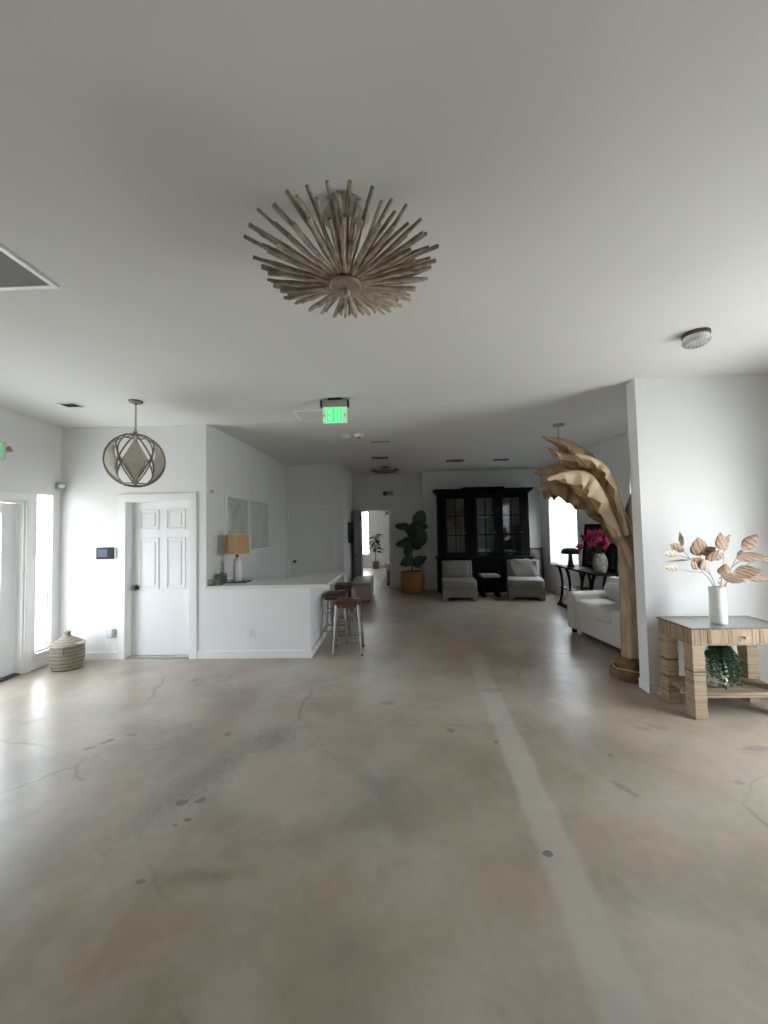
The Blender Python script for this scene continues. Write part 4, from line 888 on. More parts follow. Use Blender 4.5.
# ================================================================== FIG PLANTS
def fig(loc, hgt, leaves, pot_r, pot_h, label, potm, seed, name, lw=1.0, far=False, facing=()):
    rnd = random.Random(seed)
    d = thing(name, loc, label, 'plant')
    m = MB(); k = pot_h
    m.lathe([(0, 0), (pot_r*0.86, 0), (pot_r*0.93, 0.03*k), (pot_r*1.0, 0.4*k), (pot_r*0.99, 0.85*k), (pot_r*0.95, k), (pot_r*0.89, k), (pot_r*0.90, 0.9*k), (0, 0.88*k)], 40, wob=lambda a, z: 1+0.006*sin(24*a)); tag(m.build('pot', potm, d), 'brown woven basket pot')
    m = MB(); m.lathe([(0, 0.90*k), (pot_r*0.88, 0.895*k)], 24); m.build('soil', mat('dark_soil', (0.03, 0.022, 0.015), 0.95, 0.3, 30, 0.5), d)
    st = [(0, 0, 0.85*k), (0.01, 0, 0.85*k+(hgt-k)*0.35), (-0.02, 0.02, 0.85*k+(hgt-k)*0.65), (0.05, 0.0, hgt*0.93)]
    m = MB(); P = cr(st, 20); m.tube(P, [0.020-0.010*i/19 for i in range(20)], 8); m.build('stem', STEMB if far else STEMG, d)
    for (cx_, cz_, L, W, an, yaw, yo) in facing:
        ax = Vector((cos(an), 0, sin(an))); sd_ = Vector((-sin(an), 0, cos(an))); nr = Vector((0, -1, 0))
        sd_ = (sd_*cos(yaw)+nr*sin(yaw)).normalized(); nr = sd_.cross(ax); nr = -nr if nr.y > 0 else nr
        ce = Vector((cx_, yo, cz_)); q1 = ce-ax*L*0.5; b = min(P, key=lambda p: (p-q1).length+abs(p.z-(q1.z-0.12))); ph = rnd.uniform(0, 6)
        def fn(s, v, q1=q1, ax=ax, sd_=sd_, nr=nr, L=L, W=W, ph=ph):
            wv = W*(max(0.0, sin(pi*(0.04+0.955*s)**0.85)))**0.62; vv = 2*v-1
            return q1+ax*(L*s)+sd_*(wv*vv*(1-0.07*(0.5+0.5*sin(26*s+ph))*abs(vv)))+nr*(0.10*L*sin(pi*s)-0.22*wv*vv*vv+0.014*sin(11*s+ph+vv*2)*abs(vv))
        m = MB(); m.grid(fn, 14, 8); lf = m.build('leaf', FIG, d, smooth=80)
        m = MB(); m.tube(cr([tuple(b), tuple((b+q1)/2+Vector((0, 0, -0.01))), tuple(q1), tuple(q1+ax*L*0.3+nr*0.08*L)], 9), [0.007-0.0006*i for i in range(9)], 5); m.build('petiole', STEMG, lf)
    for (u, az, L, W, drp, el) in leaves:
        L *= lw; W *= lw*1.08
        b = P[min(19, int(u*19))]; dirv = Vector((cos(az), sin(az), 0))
        pl = L*0.30
        q0 = Vector(b); q1 = q0+dirv*pl*cos(el)+Vector((0, 0, pl*sin(el)))
        ax = (dirv*cos(el-drp)+Vector((0, 0, sin(el-drp)))).normalized(); sd_ = Vector((-sin(az), cos(az), 0)); up = sd_.cross(ax)*-1
        ph = rnd.uniform(0, 6)
        def fn(s, v, q1=q1, ax=ax, sd_=sd_, up=up, L=L, W=W, ph=ph):
            wv = W*(sin(pi*min(1, s*0.97+0.03)**0.75)**0.65) if s < 1 else 0
            vv = 2*v-1
            notch = 1.0-0.10*(0.5+0.5*sin(9*s*pi+ph))*abs(vv)
            return q1+ax*(L*s)+sd_*(wv*vv*notch)+up*(-0.16*L*(s-0.3)**2+abs(vv)**1.5*wv*0.28+0.022*L*sin(12*s+ph+vv*2)*abs(vv))
        m = MB(); m.grid(fn, 14, 8); lf = m.build('leaf', FIG, d, smooth=80)
        m = MB(); m.tube([q0, q0.lerp(q1, 0.55)+Vector((0, 0, 0.01)), q1, q1+ax*L*0.5+up*(-0.16*L*0.04)], [0.006, 0.005, 0.004, 0.002], 5); m.build('petiole', STEMG, lf)
    return d
LF = [(0.23, 1.84, .40, .19, R(65), .25, -.05), (0.11, 1.62, .34, .16, R(40), -.4, -.10), (-0.20, 1.63, .40, .115, R(172), .5, -.02), (0.24, 1.36, .42, .18, R(-75), .2, -.08), (0.10, 1.42, .34, .15, R(-35), -.3, .06),
      (-0.19, 1.21, .40, .12, R(184), .4, -.05), (-0.09, 1.03, .30, .12, R(-110), .2, -.09), (0.13, 1.15, .30, .13, R(-20), .5, .05), (-0.13, 0.76, .34, .13, R(205), .3, -.06), (0.20, 0.80, .38, .13, R(18), .35, -.04),
      (0.13, 0.70, .26, .11, R(-35), -.3, .04), (-0.02, 1.50, .30, .13, R(120), .6, .08), (-0.05, 1.26, .32, .13, R(150), -.5, .07), (0.28, 1.62, .30, .13, R(10), -.6, .04)]
fig((0.345, 9.42, 0), 1.75, [], 0.285, 0.52, 'large-leaved fig plant in amber woven basket pot left of black cabinet', POTW, 2, 'potted_fig', facing=LF)
rnd = random.Random(9)
LV2 = [(rnd.uniform(.35, 1), rnd.uniform(0, 6.28), rnd.uniform(.20, .30), rnd.uniform(.06, .09), rnd.uniform(.4, 1.1), rnd.uniform(.3, .9)) for _ in range(36)]
fig((-0.88, 14.9, 0), 1.5, LV2, 0.13, 0.28, 'small leafy plant in brown pot seen through the doorway', mat('brown_pot', (0.12, 0.05, 0.03), 0.6, 0.1, 10), 4, 'potted_plant', far=True)
# armchair beyond the doorway
d = thing('upholstered_armchair', (-0.02, 10.95, 0), 'white armchair edge with grey skirt just beyond the doorway', 'armchair')
m = MB(); m.box(-0.30, 0.45, -0.38, 0.40, 0.06, 0.40, 0.03, 3); m.build('body', mat('grey_skirt', (0.30, 0.30, 0.30), 0.9, 0.05, 20, 0.2, 100), d)
m = MB(); m.puff((-0.20, 0.0, 0.50), 0.14, 0.40, 0.13, 0.5); m.puff((0.12, 0.28, 0.60), 0.36, 0.13, 0.30, 0.5); tag(m.build('cushions', LINENW, d), 'white rolled arm and back')
for sx in (-0.26, 0.40):
    for sy in (-0.33, 0.35):
        m = MB(); m.box(sx-.03, sx+.03, sy-.03, sy+.03, 0, 0.06); m.build('foot', EBONY, d)

# ================================================================== BLACK HUTCH
d = thing('china_cabinet', (2.13, 9.72, 0), 'tall black cabinet with three glazed doors against the far wall', 'cabinet')
yf, yb_ = -0.42, 0.0
hx = 1.10; mx_ = 0.50
m = MB(); m.box(-hx-.03, hx+.03, yf-.06, yb_, 0.0, 0.80, 0.004); m.build('lower_case', EBONY, d)
m = MB(); m.box(-hx-.06, hx+.06, yf-.09, yb_, 0.80, 0.86, 0.010, 3); m.build('ledge', EBONY, d)
# upper case: back, sides, dividers, top, bottom
m = MB(); zt, zb2 = 2.36, 0.86
m.box(-hx, -hx+.04, yf, yb_, zb2, zt); m.box(hx-.04, hx, yf, yb_, zb2, zt); m.box(-hx, hx, yf, yb_, zt-.03, zt); m.box(-hx, hx, yf, yb_, zb2, zb2+.03)
for xx in (-0.38, 0.36): m.box(xx-.03, xx+.03, yf, yb_-.02, zb2, zt)
m.build('upper_case', EBONY, d)
m = MB(); m.box(-hx+.04, hx-.04, -0.02, 0.0, zb2+.03, zt-.03); m.build('back_panel', EBONYBK, d)
for zz in (1.30, 1.78):
    m = MB(); m.box(-hx+.04, hx-.04, yf+.06, -0.02, zz, zz+.02); m.build('shelf', EBONYBK, d)
m = MB()
def crown(m, x0, x1, y0, z):
    for k, (o_, h_) in enumerate(((0.0, 0.05), (0.035, 0.04), (0.075, 0.04), (0.11, 0.04))):
        m.box(x0-o_, x1+o_, y0-o_, yb_, z+[0, .05, .09, .13][k], z+[0, .05, .09, .13][k]+h_, 0.006)
crown(m, -hx, hx, yf, 2.36); m.build('crown', EBONY, d)
m = MB(); m.box(-mx_, mx_, yf-.13, yb_, 2.53, 2.565, 0.006); m.box(-mx_+.03, mx_-.03, yf-.11, yb_-.02, 2.36, 2.53, 0.004); m.build('centre_crown', EBONY, d)
# stiles between the doors
m = MB()
for xa, xb in ((-hx, -0.94), (-0.44, -0.20), (0.28, 0.43), (0.91, hx)): m.box(xa, xb, yf-.015, yf+.02, zb2, zt)
m.build('face_frame', EBONY, d)
for (xa, xb) in ((-0.94, -0.44), (-0.20, 0.28), (0.43, 0.91)):
    za, zb3 = 0.93, 2.33
    m = MB(); fw = 0.035; y0, y1 = yf-.03, yf-.002
    m.box(xa+.003, xa+fw, y0, y1, za, zb3, 0.003); m.box(xb-fw, xb-.003, y0, y1, za, zb3, 0.003); m.box(xa+fw, xb-fw, y0, y1, za, za+fw+.01, 0.003); m.box(xa+fw, xb-fw, y0, y1, zb3-fw, zb3, 0.003)
    dr = m.build('door', EBONY, d)
    m = MB(); xm = (xa+xb)/2; m.box(xm-.009, xm+.009, y0+.004, y1, za+fw, zb3-fw)
    for k in (1, 2): zz = za+(zb3-za)*k/3; m.box(xa+fw, xb-fw, y0+.004, y1, zz-.009, zz+.009)
    m.build('muntins', EBONY, dr)
    m = MB(); m.box(xa+fw, xb-fw, y1-.010, y1-.006, za+fw, zb3-fw); m.build('glass_pane', GLASSB, dr, smooth=0)
    m = MB(); m.lathe([(0, 0), (0.012, 0.0), (0.008, 0.012), (0.014, 0.024), (0, 0.030)], 12); m.rot(R(90), 'X').move((xb-.018, y0, 1.45)); m.build('knob', BRONZE, dr)
for (xa, xb) in ((-1.05, -0.40), (-0.36, 0.34), (0.38, 1.05)):
    m = MB(); y0 = yf-.06; m.box(xa, xb, y0-.02, y0, 0.10, 0.77, 0.004); dr = m.build('lower_door', EBONY, d)
    m = MB(); m.box(xa+.06, xb-.06, y0-.028, y0-.018, 0.16, 0.71, 0.008); m.build('raised_panel', EBONY, dr)
    m = MB(); m.lathe([(0, 0), (0.012, 0.0), (0.008, 0.012), (0.015, 0.024), (0, 0.030)], 12); m.rot(R(90), 'X').move((xb-.03, y0-.02, 0.5)); m.build('knob', BRONZE, dr)
DISH = mat('dim_dish', (0.50, 0.50, 0.49), 0.4, 0.03, 10)
def dish(x, z, r, label, prof=None, y=9.50):
    m = MB(); m.lathe(prof or [(0, 0), (r*.45, 0), (r*.5, .008), (r*.9, .035), (r, .05), (r*.96, .052), (r*.85, .04), (0, .014)], 32)
    tag(m.build('serving_bowl', DISH, loc=(x, y, z)), label, 'bowl', 'dishes in the black cabinet')
dish(2.16, 1.801, 0.16, 'shallow pale bowl on upper shelf behind the middle glass door')
dish(2.16, 0.891, 0.17, 'wide pale bowl at bottom behind the middle glass door', [(0, 0), (.08, 0), (.09, .01), (.155, .08), (.17, .14), (.163, .14), (.148, .085), (0, .02)])
dish(2.80, 0.891, 0.14, 'pale bowl at bottom behind right glass door', [(0, 0), (.06, 0), (.07, .01), (.125, .07), (.14, .12), (.134, .12), (.118, .075), (0, .02)])

# ================================================================== SLIPPER CHAIRS
def slipper(loc, label, puffy, side, rz):
    d = thing('slipper_chair', loc, label, 'chair', 'pale slipper chairs before the cabinet', rz)
    W = 0.365; D = 0.40
    m = MB()   # skirted base with arched openings between the feet
    arch = [(-W, 0.0), (-W+.075, 0.0), (-W+.10, 0.055), (-W+.15, 0.075), (W-.15, 0.075), (W-.10, 0.055), (W-.075, 0.0), (W, 0.0), (W, 0.27), (-W, 0.27)]
    m.prism(arch, -D, -D+.03, 'Y'); m.prism(arch, D-.03, D, 'Y')
    arch2 = [(-D+.03, 0.0), (-D+.08, 0.0), (-D+.10, 0.055), (-D+.15, 0.075), (D-.15, 0.075), (D-.10, 0.055), (D-.08, 0.0), (D-.03, 0.0), (D-.03, 0.27), (-D+.03, 0.27)]
    m.prism(arch2, -W, -W+.03, 'X'); m.prism(arch2, W-.03, W, 'X'); m.box(-W+.03, W-.03, -D+.03, D-.03, 0.24, 0.27)
    m.build('base', LINEN, d)
    m = MB(); m.puff((0, -0.05, 0.35), W+.01, D-.03, 0.095, 0.28); m.build('seat_cushion', LINEN, d, smooth=80)
    m = MB(); m.box(-W+.015, W-.015, D-.13, D, 0.26, 0.80, 0.03, 3); m.rot(R(-4), 'X', (0, D, 0.26)); m.build('backrest', LINEN, d)
    rnd = random.Random(11)
    def cr_(p):
        if puffy:
            p = Vector(p); p.z += 0.012*sin(p.x*23)*(1 if p.z > 0 else 0.3); p.y += 0.012*sin(p.x*31+p.z*17); p.x *= 1.0-0.06*(p.z/0.2)**2 if p.z < 0 else 1.0
        return p
    m = MB(); m.puff((side*0.02 if not puffy else 0.0, D-.22, 0.625), 0.275 if not puffy else 0.315, 0.085, 0.195 if not puffy else 0.205, 0.40, 48, 28, cr_); m.rot(R(-9), 'X', (0, D-.2, 0.45)); tag(m.build('back_cushion', LINEN, d, smooth=80), 'crinkled loose cushion' if puffy else 'smooth square cushion')
    return d
slipper((1.37, 8.64, 0), 'pale linen slipper chair with square cushion before left of black cabinet', False, -1, R(-4))
slipper((2.84, 8.58, 0), 'pale linen slipper chair with crinkled cushion before right of black cabinet', True, 1, R(-13))
d = thing('side_stool_table', (2.10, 8.78, 0), 'small dark side table with pale top between the slipper chairs', 'side table')
m = MB(); m.box(-0.205, 0.205, -0.20, 0.20, 0.44, 0.50, 0.012, 3); tag(m.build('top', LINEN, d), 'pale grey top')
for s in (-1, 1):
    m = MB(); m.box(s*0.165-.035, s*0.165+.035, -0.18, 0.18, 0, 0.44, 0.004); m.build('side_leg', EBONY, d)
m = MB(); m.box(-0.13, 0.13, 0.14, 0.17, 0.05, 0.12, 0.003); m.build('stretcher', EBONY, d)
# leaning picture beside cabinet
d = thing('leaning_picture', (3.50, 9.60, 0.0), 'framed picture leaning on wall between black cabinet and window', 'picture')
m = MB(); m.box(-0.17, -0.13, -0.02, 0.02, 0, 1.03, 0.003); m.box(0.13, 0.17, -0.02, 0.02, 0, 1.03, 0.003); m.box(-0.13, 0.13, -0.02, 0.02, 0, 0.04, 0.003); m.box(-0.13, 0.13, -0.02, 0.02, 0.99, 1.03, 0.003); m.rot(R(-6), 'X'); m.build('frame', mat('dark_brown_frame', (0.05, 0.028, 0.025), 0.5, 0.2, 10), d)
m = MB(); m.box(-0.13, 0.13, -0.004, 0.004, 0.04, 0.99); m.rot(R(-6), 'X'); m.build('print', art_mat('mauve_art', (0.22, 0.17, 0.19), (0.11, 0.08, 0.09), (0.30, 0.25, 0.26)), d, smooth=0)

# ================================================================== CONSOLE TABLE
d = thing('console_table', (3.43, 7.02, 0), 'black console table with curved legs under the hall window', 'console table')
m = MB(); m.box(-0.24, 0.24, -0.78, 0.78, 0.765, 0.80, 0.006); m.build('top', EBONY, d)
def saber(y0, sx, sg):
    p = [(sx, y0-sg*0.02, 0.765), (sx, y0+sg*0.05, 0.66), (sx, y0+sg*0.10, 0.50), (sx, y0+sg*0.08, 0.30), (sx, y0-sg*0.0, 0.10), (sx, y0-sg*0.06, 0.045)]
    P = cr(p, 16); m = MB(); m.tube(P, [0.034-0.010*sin(pi*i/15) for i in range(16)], 4); return m.build('leg', EBONY, d, smooth=30)
for sx in (-0.19, 0.19):
    saber(0.66, sx, -1); saber(0.33, sx, -1); saber(-0.66, sx, 1); saber(-0.33, sx, 1)
m = MB(); m.box(-0.22, 0.22, -0.62, 0.62, 0.36, 0.385, 0.004); m.build('lower_shelf', EBONY, d)
for yy in (-0.52, 0.52):
    m = MB(); m.box(-0.23, 0.23, yy-.24, yy+.24, 0.0, 0.035, 0.008); m.box(-0.21, 0.21, yy-.21, yy+.21, 0.035, 0.06, 0.008); m.build('plinth', EBONY, d)
d = thing('mushroom_lamp', (3.30, 7.32, 0.80), 'black mushroom-shaped lamp on far end of the console table', 'lamp')
m = MB(); m.lathe([(0, 0), (0.07, 0), (0.072, 0.01), (0.05, 0.05), (0.038, 0.15), (0.032, 0.28), (0, 0.28)], 28); m.build('base', BLACKM, d)
m = MB(); m.lathe([(0.03, 0.27), (0.10, 0.255), (0.155, 0.25), (0.165, 0.275), (0.155, 0.315), (0.11, 0.355), (0.05, 0.372), (0, 0.375)], 36); tag(m.build('lamp_shade', mat('black_green_metal', (0.016, 0.022, 0.018), 0.35, 0.1, 10), d), 'black domed cap')
o = wall_art_y(6.30, 7.42, 0.80, 1.61, 'large black framed dark artwork leaning behind the pink flowers', art_mat('charcoal_art', (0.16, 0.16, 0.16), (0.02, 0.02, 0.02), (0.07, 0.07, 0.07)), EBONY, 0.05, 3.59, -1, mat_w=0.0)
o.rotation_euler = (0, R(6.0), 0); o.location = (3.585, 6.86, 0.803)
d = thing('flower_vase', (3.40, 6.46, 0.80), 'speckled grey vase on near end of the console table', 'vase'); d.scale = (0.92, 0.92, 0.93)
m = MB(); m.lathe([(0, 0), (0.085, 0), (0.10, 0.02), (0.125, 0.12), (0.125, 0.20), (0.10, 0.29), (0.075, 0.32), (0.085, 0.345), (0.078, 0.345), (0.066, 0.32), (0.09, 0.28), (0, 0.26)], 32); m.build('body', STONEW, d)
rnd = random.Random(21)
for i in range(15):
    a = i*2.4; r = 0.05+0.24*((i+1)/15); hx_, hy_ = r*cos(a)*0.9, r*sin(a)*1.2; hz_ = 0.44+0.24*(1-(r/0.28)**2)+rnd.uniform(-.02, .03)
    hx_ = max(-0.2, min(hx_-0.05, 0.03))
    lab = 'magenta flower stem in the speckled grey vase'
    d = thing('magenta_flower', (3.40+hx_*0.15, 6.46+hy_*0.15, 0.80+0.275), lab, 'flower', 'magenta flowers in the console vase')
    q = Vector((hx_*0.85, hy_*0.85, hz_-0.275))
    m = MB(); m.tube(cr([(0, 0, 0), (q.x*0.3, q.y*0.3, q.z*0.6), tuple(q)], 8), 0.004, 5); m.build('stem', STEMG, d)
    m = MB()
    for k in range(26):
        u = rnd.uniform(-1, 1); b = rnd.uniform(0, 6.28); n_ = Vector((sqrt(1-u*u)*cos(b), sqrt(1-u*u)*sin(b), u)); t1 = n_.orthogonal().normalized(); t2 = n_.cross(t1); L = rnd.uniform(0.06, 0.10)
        def fn(s, v, n_=n_, t1=t1, t2=t2, L=L): return q+n_*L*s*0.9+t1*(2*v-1)*0.022*sin(pi*min(0.98, s*0.8+0.1))+t2*0.02*s*s
        m.grid(fn, 3, 2)
    m.build('flower_head', PINK, d, smooth=80)

# ================================================================== SOFA
d = thing('sofa', (2.985, 4.97, 0), 'white upholstered sofa behind the palm trunk', 'sofa', rz=R(7))
m = MB(); m.box(-0.29, 0.50, -0.92, 0.92, 0.06, 0.34, 0.03, 3); m.build('base', LINENW, d)
m = MB(); m.box(-0.315, 0.52, 0.76, 0.96, 0.055, 0.60, 0.045, 4); m.build('arm', LINENW, d)
m = MB(); m.box(-0.315, 0.52, -0.96, -0.76, 0.055, 0.60, 0.045, 4); m.build('arm', LINENW, d)
m = MB(); m.box(0.34, 0.54, -0.94, 0.94, 0.07, 0.80, 0.05, 4); m.build('backrest', LINENW, d)
for k in (0, 1):
    yc = 0.38-0.76*k; m = MB(); m.puff((0.0, yc, 0.42), 0.33, 0.385, 0.10, 0.30, 44, 20, lambda p: p+Vector((0, 0, -0.012*sin(p.y*16+1)*(1 if p.z > 0 else 0)))); m.build('seat_cushion', LINENW, d, smooth=80)
    m = MB(); m.puff((0.26, yc, 0.64), 0.10, 0.36, 0.19, 0.42); m.rot(R(10), 'Y', (0.3, yc, 0.5)); m.build('back_cushion', LINENW, d, smooth=80)
for sx in (-0.24, 0.46):
    for sy in (-0.88, 0.88):
        m = MB(); m.box(sx-.025, sx+.025, sy-.025, sy+.025, 0, 0.06); m.build('foot', EBONY, d)
m = MB(); m.puff((0, 0, 0), 0.21, 0.07, 0.19, 0.55, 40, 22); m.rot(R(52), 'X'); m.rot(R(-62), 'Z')
tag(m.build('throw_pillow', LINENW, smooth=80, loc=(2.95, 5.06, 0.69)), 'white throw pillow lying on the sofa seat', 'pillow')

# ================================================================== BANANA PALM SCULPTURE
d = thing('banana_palm', (2.44, 4.10, 0), 'tall dried banana palm with arching tan leaves beside stub wall', 'artificial palm')
m = MB(); m.lathe([(0, 0.10), (0.098, 0.10), (0.092, 0.25), (0.085, 0.7), (0.082, 1.2), (0.085, 1.45), (0.070, 1.62), (0.03, 1.70), (0, 1.70)], 28, wob=lambda a, z: 1+0.03*sin(3*a+z*3)+0.015*sin(11*a)); m.build('trunk', BARK, d)
m = MB(); m.lathe([(0, 0), (0.17, 0.0), (0.185, 0.03), (0.18, 0.09), (0.15, 0.115), (0.11, 0.12), (0, 0.12)], 32, (-0.015, 0, 0), wob=lambda a, z: 1+0.05*sin(5*a+1)+0.03*sin(13*a+z*40))
m.lathe([(0.10, 0.10), (0.145, 0.125), (0.15, 0.165), (0.125, 0.20), (0.10, 0.225), (0.09, 0.22)], 32, (-0.015, 0, 0), wob=lambda a, z: 1+0.08*sin(3*a+2)+0.03*sin(11*a+z*50))
tag(m.build('husk_base', BURLAP, d), 'dark brown wrinkled husk wrap')
m = MB(); m.ring([(-0.015+0.168*cos(q*2*pi/32), 0.168*sin(q*2*pi/32), 0.118+0.006*sin(q)) for q in range(32)], 0.006, 6); tag(m.build('rope_tie', ROPE, d), 'pale rope tie')
# sheaths fanning at the crown
for (pts, rr, mt) in (([(0.0, 0.02, 1.15), (0.03, 0.02, 1.45), (0.06, 0.02, 1.75), (0.10, 0.02, 1.95)], [.06, .075, .055, .012], BARK),
                  ([(0.0, -0.06, 1.12), (-0.04, -0.08, 1.32), (-0.12, -0.08, 1.52), (-0.24, -0.05, 1.70)], [.012, .045, .036, .02], PAPER),
                  ([(0.02, -0.06, 1.2), (0.0, -0.05, 1.5), (-0.04, -0.03, 1.72), (-0.10, 0.0, 1.9)], [.02, .05, .045, .02], BARK),
                  ([(0.05, 0.04, 1.3), (0.03, 0.05, 1.55), (-0.02, 0.06, 1.78), (-0.08, 0.08, 2.0)], [.03, .05, .04, .02], BARK)):
    P = cr(pts, 14); n_ = len(rr)-1
    rads = [rr[min(n_-1, int(t))]*(1-(t-min(n_-1, int(t))))+rr[min(n_-1, int(t))+1]*(t-min(n_-1, int(t))) for t in [n_*i/13 for i in range(14)]]
    m = MB(); m.tube(P, rads, 10, flat=0.7); m.build('leaf_sheath', mt, d, smooth=60)
def palm_leaf(path, y, wid, droop, ruff, m_, seed, ky=0.0, yfront=0.0, taper=0.75):
    rnd = random.Random(seed); ph = rnd.uniform(0, 6); f1 = rnd.uniform(24, 32)
    P = cr([(x-2.44, (y-4.10)+ky*(i/(len(path)-1)-1)**2, z) for i, (x, z) in enumerate(path)], 41)
    n_ = len(P)
    def at(u):
        t = u*(n_-1); i = min(int(t), n_-2); return P[i].lerp(P[i+1], t-i)
    def fn(u, v):
        c_ = at(u); t_ = (at(min(1, u+.02))-at(max(0, u-.02))).normalized()
        s_ = t_.cross(Vector((0, 0, 1))).normalized()*-1; nrm = s_.cross(t_)
        if nrm.z < 0: nrm = -nrm
        vv = 2*v-1; av = abs(vv)
        wd = wid*((u/0.42)**0.85 if u < 0.42 else 1-0.6*((u-0.42)/0.58)**1.6)*(1+0.07*sin(f1*u+ph)) + 0.003
        a = droop*(0.35+0.75*av)
        wave = ruff*sin(f1*u+ph+(1.3 if vv > 0 else 0))*av*av + 0.25*ruff*sin(f1*2.3*u+ph)*av
        return c_ + s_*(wd*vv*cos(a)) - nrm*(wd*av*sin(a)) + (s_*math.copysign(1, vv)*0.7+nrm*0.45)*wave
    m = MB(); m.grid(fn, 56, 14); lf = m.build('leaf', m_, d, smooth=80)
    m = MB(); m.tube([P[i]-Vector((0, 0, 0.004)) for i in range(0, n_, 2)], [0.004+0.012*(i/20)**1.2 for i in range(21)], 6); m.build('midrib', PAPERD if m_ is not PAPERL else PAPER, lf)
palm_leaf([(1.64, 2.61), (1.80, 2.585), (1.97, 2.52), (2.13, 2.40), (2.26, 2.22), (2.35, 1.93), (2.42, 1.60)], 4.17, 0.185, 0.75, 0.022, PAPER, 1, 0.05)
palm_leaf([(1.61, 2.44), (1.77, 2.375), (1.94, 2.35), (2.10, 2.30), (2.25, 2.15), (2.33, 1.89), (2.41, 1.55)], 4.08, 0.17, 0.85, 0.025, PAPER, 2, -0.08)
palm_leaf([(1.80, 2.355), (1.98, 2.32), (2.14, 2.25), (2.26, 2.08), (2.34, 1.80), (2.40, 1.50)], 3.98, 0.13, 0.95, 0.022, PAPERL, 3, -0.12)
palm_leaf([(1.60, 2.215), (1.74, 2.28), (1.96, 2.31), (2.18, 2.22), (2.34, 2.0), (2.44, 1.62)], 4.24, 0.22, 0.95, 0.03, PAPERD, 4, 0.15)
palm_leaf([(1.53, 2.10), (1.69, 2.15), (1.86, 2.175), (2.02, 2.14), (2.14, 2.0), (2.23, 1.82), (2.34, 1.50)], 4.00, 0.20, 1.25, 0.045, PAPERL, 5, -0.20)
palm_leaf([(1.62, 2.05), (1.80, 2.09), (2.03, 2.06), (2.22, 1.93), (2.36, 1.72), (2.46, 1.43)], 4.20, 0.24, 1.1, 0.04, PAPERD, 6, 0.24)
palm_leaf([(1.70, 2.25), (1.88, 2.22), (2.08, 2.10), (2.23, 1.93), (2.35, 1.68), (2.44, 1.40)], 4.10, 0.22, 1.25, 0.035, PAPER, 7, 0.02)
palm_leaf([(1.90, 2.52), (2.06, 2.50), (2.20, 2.40), (2.30, 2.22), (2.37, 1.95), (2.43, 1.60)], 4.22, 0.14, 0.8, 0.02, PAPERD, 8, 0.10)
m = MB(); m.tube(cr([(-0.18, -0.06, 1.66), (-0.25, -0.08, 1.68), (-0.30, -0.07, 1.72)], 8), 0.006, 6); m.tube([(-0.24, -0.08, 1.68), (-0.25, -0.10, 1.63)], 0.007, 6); tag(m.build('dark_twig', STEMB, d), 'small dark broken twig')

# pendant hidden behind the leaves
d = thing('scalloped_pendant', (2.35, 5.43, ceil_z(2.35, 5.43)), 'brown scalloped pendant lamp hanging behind the palm leaves', 'pendant lamp')
m = MB(); m.lathe([(0, 0), (0.085, 0), (0.085, -0.018), (0.07, -0.028), (0.010, -0.034), (0, -0.034)], 32); tag(m.build('canopy', GREYPL, d), 'round grey ceiling plate')
m = MB(); m.tube([(0, 0, -0.03), (0, 0, -0.76)], 0.006, 8); m.build('rod', GREYPL, d)
m = MB(); zz = -0.73
m.lathe([(0.03, zz), (0.10, zz-0.03), (0.20, zz-0.12), (0.235, zz-0.23), (0.225, zz-0.31), (0.19, zz-0.36)], 56, wob=lambda a, z: 1+(0.10*abs(sin(3.5*a)) if z < zz-0.2 else 0.03*abs(sin(3.5*a))))
for v in m.bm.verts:
    if v.co.z < zz-0.30:
        v.co.z += 0.085*abs(sin(3.5*math.atan2(v.co.y, v.co.x)+0.6))
m.build('lamp_shade', PAPERD, d, solid=0.006)
m = MB(); m.lathe([(0, zz), (0.03, zz), (0.03, zz-0.06), (0, zz-0.07)], 16); m.build('socket', GREYPL, d)

# ================================================================== RATTAN TABLE
d = thing('rattan_table', (2.81, 3.42, 0), 'rattan-wrapped table with glass top against the stub wall', 'table')
TX, TY = 0.40, 0.20
for q in ((-TX, TX, -TY, -TY+.05), (-TX, TX, TY-.05, TY)):
    m = MB(); m.box(*q, 0.60, 0.735, 0.004); m.build('apron', WRAP_V, d)
for q in ((-TX-.001, -TX+.05, -TY+.05, TY-.05), (TX-.05, TX+.001, -TY+.05, TY-.05)):
    m = MB(); m.box(*q, 0.60, 0.735, 0.004); m.build('side_apron', WRAP_D, d)
m = MB(); m.box(-TX+.05, TX-.05, -TY+.05, TY-.05, 0.715, 0.732); m.build('table_board', mat('reflection_toned_board', (0.48, 0.46, 0.42), 0.6, 0.08, 8), d)  # board painted pale in place of the wall's reflection in the glass
for sx in (-1, 1):
    for sy in (-1, 1):
        m = MB(); za = 0.0; k = 0
        while za < 0.598:
            hgt_ = min(0.6-za, 0.014+0.010*abs(sin(k*3.7+sx*1.1+sy*2.3))); j = 0.0014*sin(k*5.1+sx+sy)
            m.box(sx*(TX-.05)-.05-j, sx*(TX-.05)+.05+j, sy*(TY-.05)-.05-j, sy*(TY-.05)+.05+j, za, za+hgt_-.0003, 0.0025, 1); za += hgt_; k += 1
        m.build('leg', WRAP_H, d)
m = MB(); m.box(-TX+.02, TX-.02, -TY+.02, TY-.02, 0.165, 0.21, 0.006); m.build('shelf', RATSH, d)
m = MB(); m.box(-0.27, 0.27, -TY-.006, -TY, 0.615, 0.725, 0.003); dw = m.build('drawer', WRAP_V, d)
m = MB(); m.lathe([(0, 0), (0.008, 0), (0.007, 0.012), (0.015, 0.022), (0.012, 0.030), (0, 0.032)], 16); m.rot(R(90), 'X').move((0.01, -TY-.006, 0.668)); m.build('knob', WRAP_H, dw)
